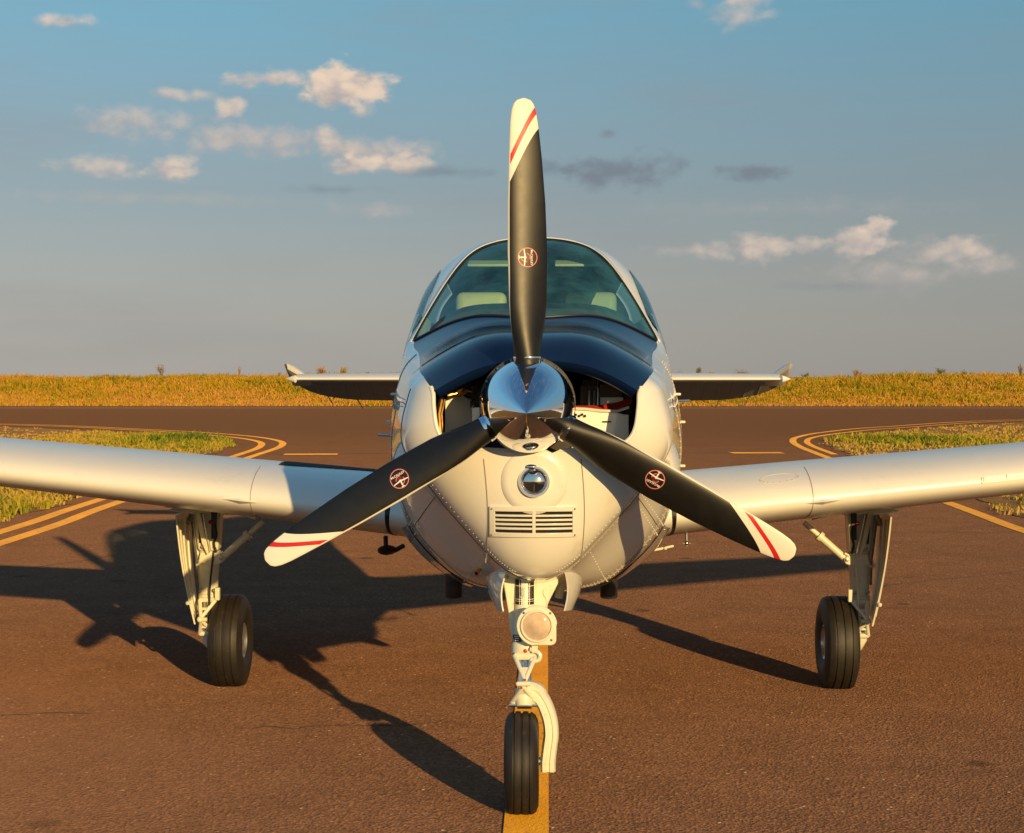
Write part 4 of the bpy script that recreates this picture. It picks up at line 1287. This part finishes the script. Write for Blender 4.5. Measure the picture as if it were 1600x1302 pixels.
# drain fairing under the left wing root, fuel drain under the right one
b = MB(); b.ball((-.62, 1.72, .752), (.042, .09, .020), 16); b.tube([(-.625, 1.72, .76), (-.628, 1.74, .81)], .010, 8); b.tube([(-.585, 1.70, .752), (-.545, 1.68, .775)], .010, 8)
b.build('fuel_vent_scoop', seal_black, plane)
b = MB(); b.tube([(.672, 1.80, .84), (.673, 1.79, .764)], .0055, 8); b.ball((.673, 1.785, .778), .010, 10); b.tube([(.656, 1.785, .778), (.692, 1.785, .778)], .004, 6)
b.build('fuel_drain', alu, plane)
b = MB(); b.tube([(.44, 1.62, .752), (.54, 1.62, .768), (.605, 1.66, .778)], .0055, 8); b.ball((.57, 1.625, .772), .008, 8); b.build('drain_pipe', gear_paint, plane)
b = MB(); b.lathe((-.178, .50, .800), (-.4, -.7, -.35), [(-.03, .009), (.012, .009), (.013, .006), (.0, .006)], 16, cap=False); b.build('drain_tube', brass, plane)

# ---- wheels
def tyre_mesh(R_, W, rim):
    hw = W / 2; pr = []
    pr += [(-hw * .72, rim), (-hw * .92, rim + (R_ - rim) * .20), (-hw, rim + (R_ - rim) * .48), (-hw * .95, rim + (R_ - rim) * .72), (-hw * .80, R_ - .012), (-hw * .62, R_ - .004)]
    for g in (-.25, 0, .25):
        c = g * W * .9
        pr += [(c - .0042, R_ - .0012), (c - .0030, R_ - .007), (c + .0030, R_ - .007), (c + .0042, R_ - .0012)]
        if g < .2: pr += [(c + .11 * W, R_)]
    pr += [(-a, r_) for a, r_ in pr[:6][::-1]]
    return pr


def wheel(c, R_, W, rim, parent, out, cap_m):
    """tyre and rim; out = +1 / -1 tells on which side the hub face shows"""
    b = MB(); c = Vector(c); b.lathe(c, (1, 0, 0), tyre_mesh(R_, W, rim), 96, cap=False)
    for i, p in enumerate(b.v):
        if p[2] < .055:
            k = (.055 - max(p[2], 0)) / .055
            b.v[i] = (p[0] + (p[0] - c.x) * .10 * k * k, p[1], max(p[2], .0015))
    b.build('tyre', rubber, parent, sharp=30)
    b = MB(); hw = W / 2
    for sd in (-1, 1):
        b.lathe(c, (sd, 0, 0), [(hw * .1, rim * .98), (hw * .74, rim * 1.0), (hw * .78, rim * 1.03), (hw * .80, rim * .98), (hw * .62, rim * .86), (hw * .50, rim * .62), (hw * .56, rim * .45), (hw * .70, rim * .40), (hw * .74, rim * .18), (hw * .74, .001)], 40, cap=False)
        for i in range(8):
            a = 2 * math.pi * i / 8; b.ball(Vector(c) + Vector((sd * hw * .54, rim * .70 * math.cos(a), rim * .70 * math.sin(a))), .007, 6)
    b.build('rim', cap_m, parent, sharp=35)


rim_m = mat('wheel_metal', (.66, .65, .62), .33, .9, 0, .1, 20, dirt=((.1, .08, .06), .5))
# ---- nose gear
ng = bpy.data.objects.new('nose_gear', None); COL.objects.link(ng); ng.parent = plane
wheel((-.018, .26, .168), .176, .118, .070, ng, 1, alu)
b = MB(); NX = -.010
b.prism([(-.104, .43, .880), (.138, .43, .880), (.122, .43, .795), (.052, .395, .660), (.040, .375, .575), (-.055, .375, .575), (-.066, .395, .660)], (0, .05, 0))
ngl = b.build('leg_housing', gear_paint, ng, bevel=.004)
b = MB(); b.prism([(.030, .416, .822), (.098, .416, .822), (.106, .416, .812), (.102, .416, .78), (.05, .40, .685), (.028, .40, .685)], (0, .02, 0)); b.build('cover_plate', gear_paint, ngl, bevel=.002)
b = MB(); b.tube([(NX, .44, .84), (NX, .400, .68), (NX, .355, .56)], [.036, .036, .037], 24); b.build('upper_strut', gear_paint, ng)
b = MB(); b.lathe((NX, .358, .565), (0, -.35, -1), [(-.004, .040), (0, .045), (.036, .045), (.040, .041)], 28); b.build('strut_collar', gear_paint, ng)
b = MB(); b.ball((NX + .004, .302, .548), (.007, .005, .007), 8); b.build('grease_fitting', red_paint, ng)
b = MB(); b.tube([(NX + .002, .345, .53), (NX + .002, .285, .405)], .022, 24); b.build('piston', chrome, ng)
# specification placard wrapped on the strut
pl = MB(); A0, A1 = R(205), R(335)
def strut_pt(a, t, r_): # t from 0 top to 1 bottom along the placard
    z = .787 - .088 * t; yc = .44 - (.84 - z) * .25
    return (NX + r_ * math.cos(a), yc + r_ * math.sin(a), z)
pl.grid([[strut_pt(a, t, .0368) for a in lin(A0, A1, 13)] for t in lin(0, 1, 5)], 0)
for t0, t1 in ((.26, .285), (.78, .80), (.86, .875)): pl.grid([[strut_pt(a, t, .0371) for a in lin(A0 + .1, A1 - .1, 11)] for t in (t0, t1)], 1)
for row in range(9):
    t0 = .34 + row * .047
    a = A0 + .3
    while a < A1 - .35:
        wd = random.uniform(.05, .22); pl.grid([[strut_pt(min(q, A1 - .2), t, .0371) for q in lin(a, a + wd, 3)] for t in (t0, t0 + .022)], 2); a += wd + .05
for t0, a0, a1 in ((.05, 1.0, 1.5), (.12, .8, 1.6), (.68, .7, 1.35), (.19, 1.0, 1.4)): pl.grid([[strut_pt(A0 + q, t, .0371) for q in lin(a0, a1, 4)] for t in (t0, t0 + .035)], 1)
pl.build('placard', [black_ink, white_ink, steel], ngl, smooth=False, normals=False)
b = MB(); b.lathe((.067, .413, .752), (0, -1, 0), [(0, .0165), (.002, .0165), (.002, .001)], 24); b.build('cover_hole', void_black, ngl)
b = MB(); b.tube(curve([(.060, .408, .750), (.056, .404, .735), (.066, .402, .715), (.068, .402, .69), (.062, .39, .668)], 20), .0017, 6); b.build('lamp_wire', gear_paint, ng)
b = MB()
for x, z in ((-.07, .79), (.036, .79), (-.06, .70)): b.ball((x, .414, z), .0035, 8)
b.build('screw', steel, ngl)
# taxi lamp on its bracket
LC = Vector((.034, .262, .641)); b = MB(); ring = []
for i in range(48):
    a = 2 * math.pi * i / 48; r_ = .070
    x, z = r_ * math.cos(a), r_ * math.sin(a)
    if a > R(262) or a < R(5):  # squared lower right corner
        x = max(-1, min(1, x)); m_ = max(abs(x), abs(z)); f_ = min(1.25, .067 / m_) if m_ else 1; x *= f_; z *= f_
    ring.append(LC + Vector((x, 0, z)))
b.prism(ring, (0, .014, 0)); lamp = b.build('taxi_lamp', gear_paint, ng, bevel=.003)
b = MB(); b.lathe(LC, (0, 1, 0), [(.012, .066), (.05, .060), (.085, .040), (.10, .015)], 32); b.build('lamp_housing', gear_paint, lamp)
b = MB(); b.lathe(LC, (0, -1, 0), [(-.002, .057), (.006, .057), (.009, .054), (.009, .050), (.002, .049)], 40, cap=False); b.build('lamp_ring', gear_paint, lamp)
b = MB(); b.lathe(LC + Vector((0, -.004, 0)), (0, -1, 0), [(-.001, .049), (.0006, .03), (.0008, .001)], 40, cap=False); b.build('reflector', lens_m, lamp)
b = MB(); b.lathe(LC + Vector((0, -.006, 0)), (0, -1, 0), [(.0, .0495), (.004, .042), (.007, .025), (.008, .002)], 40, cap=False); b.build('lens', lamp_glass, lamp)
b = MB()
for x, z in ((-.045, .045), (.046, .044), (.050, -.048)): b.ball(LC + Vector((x, -.001, z)), .0045, 8)
b.build('screw', steel, lamp)
b = MB(); b.box((.020, .32, .62), (.05, .10, .05)); b.box((.026, .30, .567), (.022, .016, .05)); b.build('lamp_bracket', gear_paint, ng, bevel=.003)
b = MB(); b.tube(curve([(.010, .30, .555), (.032, .298, .548), (.045, .296, .535), (.040, .296, .518), (.022, .296, .514), (.012, .297, .520)], 24), .0075, 8); b.build('steering_hook', gear_paint, ng)
b = MB(); b.prism([(-.050, .318, .602), (-.014, .318, .602), (-.018, .316, .577), (-.052, .316, .577)], (0, .004, 0)); mk = b.build('stencil_mark', black_ink, ngl)
b = MB()
for i in range(3): b.box((-.036, .3165, .597 - i * .0075), (.018 - .003 * i, .002, .0032))
b.tube([(-.02, .317, .580), (-.017, .3165, .585), (-.021, .3165, .588)], .0012, 4); b.build('stencil_lettering', white_ink, mk)
# torque links: two triangular arms hinged at a knee
def link_arm(p0, p1, apex, thick, name, hole=True):
    bb = MB(); p0, p1, apex = Vector(p0), Vector(p1), Vector(apex)
    bb.tube([p0, apex], [thick, thick * .9], 8); bb.tube([p1, apex], [thick, thick * .9], 8); bb.tube([p0, p1], thick * 1.25, 10)
    m1, m2 = p0.lerp(apex, .48), p1.lerp(apex, .48); n_ = (p1 - p0).cross(apex - p0).normalized() * thick * .7
    bb.prism([m1 - n_ * .5, m2 - n_ * .5, apex - n_ * .5], n_); 
    q0, q1 = p0.lerp(apex, .16), p1.lerp(apex, .16); bb.prism([p0 - n_ * .5, p1 - n_ * .5, q1 - n_ * .5, q0 - n_ * .5], n_)
    return bb.build(name, gear_paint, ng, bevel=.0015)
link_arm((-.044, .315, .530), (.030, .315, .530), (-.006, .225, .458), .0085, 'torque_link')
link_arm((-.052, .280, .372), (.030, .280, .372), (-.012, .225, .438), .0085, 'torque_link')
b = MB(); b.tube([(-.026, .222, .448), (.012, .222, .448)], .0085, 10); b.ball((-.030, .222, .448), .009, 8); b.build('link_bolt', gear_paint, ng)
b = MB(); b.ball((-.006, .216, .463), .0045, 8); b.ball((-.018, .216, .436), .0045, 8); b.build('bolt_mark', red_paint, ng)
b = MB(); b.tube([(-.062, .27, .366), (.052, .27, .366)], .006, 8); b.tube([(-.034, .27, .366), (.016, .27, .366)], .013, 10); b.build('tow_pin', alu, ng)
# one-sided fork down to the axle
def fork():
    bb = MB(); path = curve([(-.002, .29, .418), (.030, .29, .408), (.058, .285, .372), (.078, .28, .318), (.0835, .27, .268), (.078, .265, .220), (.073, .26, .176), (.073, .26, .142)], 36)
    rows = []
    for i, p in enumerate(path):
        d = (path[min(i + 1, 35)] - path[max(i - 1, 0)]).normalized(); side = d.cross(Vector((0, 1, 0))).normalized(); f_ = Vector((0, -1, 0))
        hw = .030 if i < 8 else .026; hd = .028; r_ = []
        for (a, c) in ((-1, -1), (-1, .55), (-.75, 1), (-.25, 1), (-.12, .82), (.12, .82), (.25, 1), (.75, 1), (1, .55), (1, -1)):
            r_.append(p + side * hw * a + f_ * hd * c)
        rows.append(r_)
    bb.grid(rows, close=True); bb.add(rows[0], [tuple(range(10))]); bb.add(rows[-1], [tuple(range(10))])
    return bb
fork().build('fork', gear_paint, ng, sharp=30)
b = MB(); b.tube([(-.055, .26, .174), (.10, .26, .174)], .014, 12); b.build('axle', steel, ng)
b = MB(); b.lathe((NX, .28, .41), (0, -.2, -1), [(-.012, .030), (.02, .033), (.045, .028)], 20); b.build('fork_crown', gear_paint, ng)
# nose gear doors, hinged on both sides of the bay
for s, pts in ((-1, [(-.158, .62, .795), (-.075, .36, .815), (-.086, .34, .680), (-.112, .52, .665)]), (1, [(.200, .62, .795), (.132, .36, .825), (.132, .34, .682), (.160, .52, .665)])):
    p = [Vector(q) for q in pts]; rows = []
    for t in lin(0, 1, 8):
        a = p[0].lerp(p[3], t); c = p[1].lerp(p[2], t); bow = Vector((s * .012 * math.sin(math.pi * t), 0, 0))
        rows.append([a.lerp(c, u) + bow + Vector((s * .010 * math.sin(math.pi * u), 0, 0)) for u in lin(0, 1, 6)])
    b = MB(); b.grid(rows); th = Vector((-s * .005, .003, 0)); b2 = [[q + th for q in r_] for r_ in rows]; b.grid(b2)
    bd = lambda g: g[0] + [r_[-1] for r_ in g[1:]] + g[-1][-2::-1] + [r_[0] for r_ in g[-2:0:-1]]
    b.grid([bd(rows), bd(b2)], close=True); b.build('nose_gear_door', paint, plane, sharp=40)
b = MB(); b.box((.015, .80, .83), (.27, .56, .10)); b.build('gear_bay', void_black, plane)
b = MB(); b.tube([(.10, .50, .80), (.045, .46, .64)], .011, 10); b.tube([(.13, .55, .79), (.11, .55, .70)], .016, 10); b.build('drag_brace', gear_paint, ng)

# ---- main gear
for s in (-1, 1):
    g = bpy.data.objects.new('main_gear', None); COL.objects.link(g); g.parent = plane
    wheel((s * 1.472, 2.65, .214), .2255, .165, .082, g, -s, rim_m)
    X = s * 1.568
    b = MB(); b.tube([(s * 1.56, 2.60, .66), (X, 2.60, .53), (X, 2.60, .435)], [.052, .046, .045], 24); b.build('strut', gear_paint, g)
    b = MB(); b.prism([(s * 1.500, 2.555, .885), (s * 1.640, 2.555, .885), (s * 1.612, 2.555, .66), (s * 1.515, 2.555, .66)], (0, .10, 0)); b.build('trunnion', gear_paint, g, bevel=.012)
    b = MB(); b.prism([(s * 1.515, 2.548, .86), (s * 1.545, 2.548, .86), (s * 1.545, 2.548, .72), (s * 1.525, 2.548, .72)], (0, .02, 0)); b.prism([(s * 1.583, 2.548, .84), (s * 1.612, 2.548, .84), (s * 1.603, 2.548, .70), (s * 1.585, 2.548, .70)], (0, .02, 0)); b.build('trunnion_recess', dark_metal, g)
    b = MB(); b.prism([(s * 1.485, 2.55, .63), (s * 1.505, 2.55, .645), (s * 1.60, 2.55, .655), (s * 1.61, 2.55, .60), (s * 1.52, 2.55, .595), (s * 1.492, 2.55, .605)], (0, .09, 0)); b.build('brace_lug', gear_paint, g, bevel=.006)
    b = MB(); b.lathe((X, 2.60, .452), (0, 0, -1), [(0, .044), (.004, .050), (.036, .050), (.040, .044)], 28); b.build('strut_collar', gear_paint, g)
    b = MB(); b.tube([(X, 2.60, .43), (X, 2.60, .25)], .029, 20); b.build('piston', chrome, g)
    # scissor links in front of the piston
    def arm(z0, z1, y1):
        bb = MB(); A, B_, C_ = Vector((X - s * .042, 2.55, z0)), Vector((X + s * .034, 2.55, z0)), Vector((X + s * .018, y1, z1))
        bb.tube([A, C_], [.010, .009], 8); bb.tube([B_, C_], [.010, .009], 8); bb.tube([A, B_], .012, 8); bb.tube([A.lerp(C_, .5), B_.lerp(C_, .5)], .007, 6)
        return bb.build('torque_link', gear_paint, g)
    arm(.425, .345, 2.50); arm(.262, .333, 2.50)
    b = MB(); b.ball((X + s * .022, 2.495, .338), .016, 10); b.tube([(X - s * .012, 2.495, .338), (X + s * .03, 2.495, .338)], .010, 8); b.build('link_bolt', gear_paint, g)
    b = MB(); b.tube([(X, 2.60, .275), (X + s * .0, 2.60, .245), (X - s * .012, 2.625, .20), (X - s * .02, 2.64, .172)], [.036, .040, .034, .022], 16); b.tube([(X + s * .01, 2.64, .215), (X - s * .10, 2.65, .222)], .026, 12)
    b.build('axle_knuckle', gear_paint, g)
    b = MB(); b.box((X - s * .012, 2.60, .155), (.020, .03, .045)); b.tube([(X - s * .010, 2.60, .14), (X - s * .015, 2.60, .115)], .006, 6); b.build('brake_fitting', alu, g)
    b = MB(); b.lathe((s * 1.545, 2.65, .222), (s, 0, 0), [(0, .07), (.006, .07), (.006, .02)], 28); b.build('brake_disc', steel, g)
    b = MB(); b.tube(curve([(s * 1.535, 2.55, .66), (s * 1.548, 2.53, .50), (s * 1.552, 2.53, .40), (s * 1.565, 2.56, .26)], 24), .0048, 8); b.build('brake_hose', gear_paint if s > 0 else dash_m, g)
    # slanting retraction rod and its fairing bar
    b = MB(); b.prism([(s * 1.590, 2.50, .862), (s * 1.615, 2.50, .862), (s * 1.585, 2.52, .70), (s * 1.560, 2.52, .645), (s * 1.553, 2.52, .66)], (0, .016, 0)); b.build('uplock_arm', gear_paint, g, bevel=.003)
    b = MB(); b.tube([(s * 1.58, 2.505, .86), (s * 1.545, 2.52, .66)], .0055, 8); b.tube([(s * 1.63, 2.55, .86), (s * 1.66, 2.56, .79)], .012, 8); b.build('retraction_rod', alu, g)
    b = MB(); b.tube([(s * 1.648, 2.60, .86), (s * 1.618, 2.60, .62), (s * 1.615, 2.60, .50)], .014, 10); b.build('hydraulic_pipe', steel, g)
    b = MB(); b.ball((s * 1.548, 2.545, .80), .011, 8); b.build('gland_cap', red_paint, g)
    b = MB(); b.tube(curve([(s * 1.525, 2.545, .79), (s * 1.518, 2.54, .74), (s * 1.53, 2.54, .70), (s * 1.52, 2.545, .655)], 16), .0055, 6); b.build('hydraulic_hose', dash_m, g)
    for z_, x_ in ((.68, 1.53), (.68, 1.59), (.625, 1.50), (.47, 1.60), (.47, 1.535)):
        b = MB(); b.lathe((s * x_, 2.556, z_), (0, -1, 0), [(-.01, .010), (.006, .010), (.007, .006), (.012, .006), (.0125, .001)], 8); b.build('leg_bolt', steel, g)
    b = MB(); b.box((s * 1.515, 2.545, .455), (.022, .03, .06)); b.build('torque_bracket', gear_paint, g, bevel=.003)
    b = MB(); b.tube([(s * 1.49, 2.56, .655), (s * 1.62, 2.56, .590)], .006, 8); b.build('door_link', gear_paint, g)
    # drag brace up to the wing
    b = MB(); A = Vector((s * 1.507, 2.58, .618)); B_ = Vector((s * 1.300, 2.58, .800)); 
    b.tube([A, A.lerp(B_, .62)], [.017, .018], 14); b.tube([A.lerp(B_, .60), A.lerp(B_, .67)], .025, 14); b.tube([A.lerp(B_, .62), B_], .0125, 12)
    b.build('side_brace', gear_paint, g)
    b = MB(); b.ball(A, .018, 10); b.build('brace_end', red_paint if s > 0 else gear_paint, g)
    b = MB(); b.tube([(s * 1.33, 2.54, .822), (s * 1.48, 2.54, .862)], .008, 8); b.build('door_rod', gear_paint, g)
    # fixed leg door on the outer side, with pressed ribs inside
    P0, P1, P2, P3 = Vector((s * 1.650, 2.24, .855)), Vector((s * 1.690, 2.76, .845)), Vector((s * 1.640, 2.68, .345)), Vector((s * 1.590, 2.36, .335))
    rows = [[P0.lerp(P3, t).lerp(P1.lerp(P2, t), u) + Vector((s * .012 * math.sin(math.pi * u) + s * .012 * math.sin(math.pi * t), 0, 0)) for u in lin(0, 1, 7)] for t in lin(0, 1, 9)]
    b = MB(); b.grid(rows); inn = [[q + Vector((-s * .007, .002, 0)) for q in r_] for r_ in rows]; b.grid(inn)
    b.grid([bd(rows), bd(inn)], close=True); dr_ = b.build('gear_door', gear_paint, g, sharp=40)
    b = MB()
    for u in (.22, .5, .78): b.tube([P0.lerp(P3, t).lerp(P1.lerp(P2, t), u) + Vector((-s * .006 + s * .012 * math.sin(math.pi * u) + s * .012 * math.sin(math.pi * t), 0, 0)) for t in lin(.06, .93, 9)], .008, 8)
    b.build('door_rib', gear_paint, dr_)
    b = MB(); b.ball(P0.lerp(P3, .80) + Vector((s * .012, -.004, 0)), .011, 8); b.build('door_bolt', gear_paint, dr_)
    # open wheel well in the wing's underside, with its bright edge angles
    b = MB(); b.prism([(s * 1.47, 2.46, .905), (s * 1.735, 2.46, .93), (s * 1.735, 2.80, .915), (s * 1.47, 2.80, .89)], (0, 0, -.05)); b.build('well_box', dark_metal, g)
    b = MB(); b.prism([(s * 1.49, 2.46, .874), (s * 1.73, 2.46, .897), (s * 1.70, 2.42, .868), (s * 1.53, 2.42, .852)], (0, .004, .004)); b.build('well_flap', gear_paint, g)
    b = MB(); b.box((s * 1.60, 2.45, .880), (.29, .012, .030), Matrix.Rotation(-s * .0975, 3, 'Y')); b.box((s * 1.475, 2.60, .858), (.010, .30, .03)); b.box((s * 1.66, 2.44, .860), (.12, .03, .008), Matrix.Rotation(-s * .12, 3, 'Y')); b.build('well_edge', gear_paint, g, bevel=.002)
# stencilled number on the right leg
v, f = text_mesh('2', .052)
b = MB(); b.add([(1.545 + p.x, 2.548 + .9 * abs(p.x + .02) - .001, .560 + p.y) for p in v], f)
b.build('leg_number', white_ink, plane, smooth=False, normals=False)
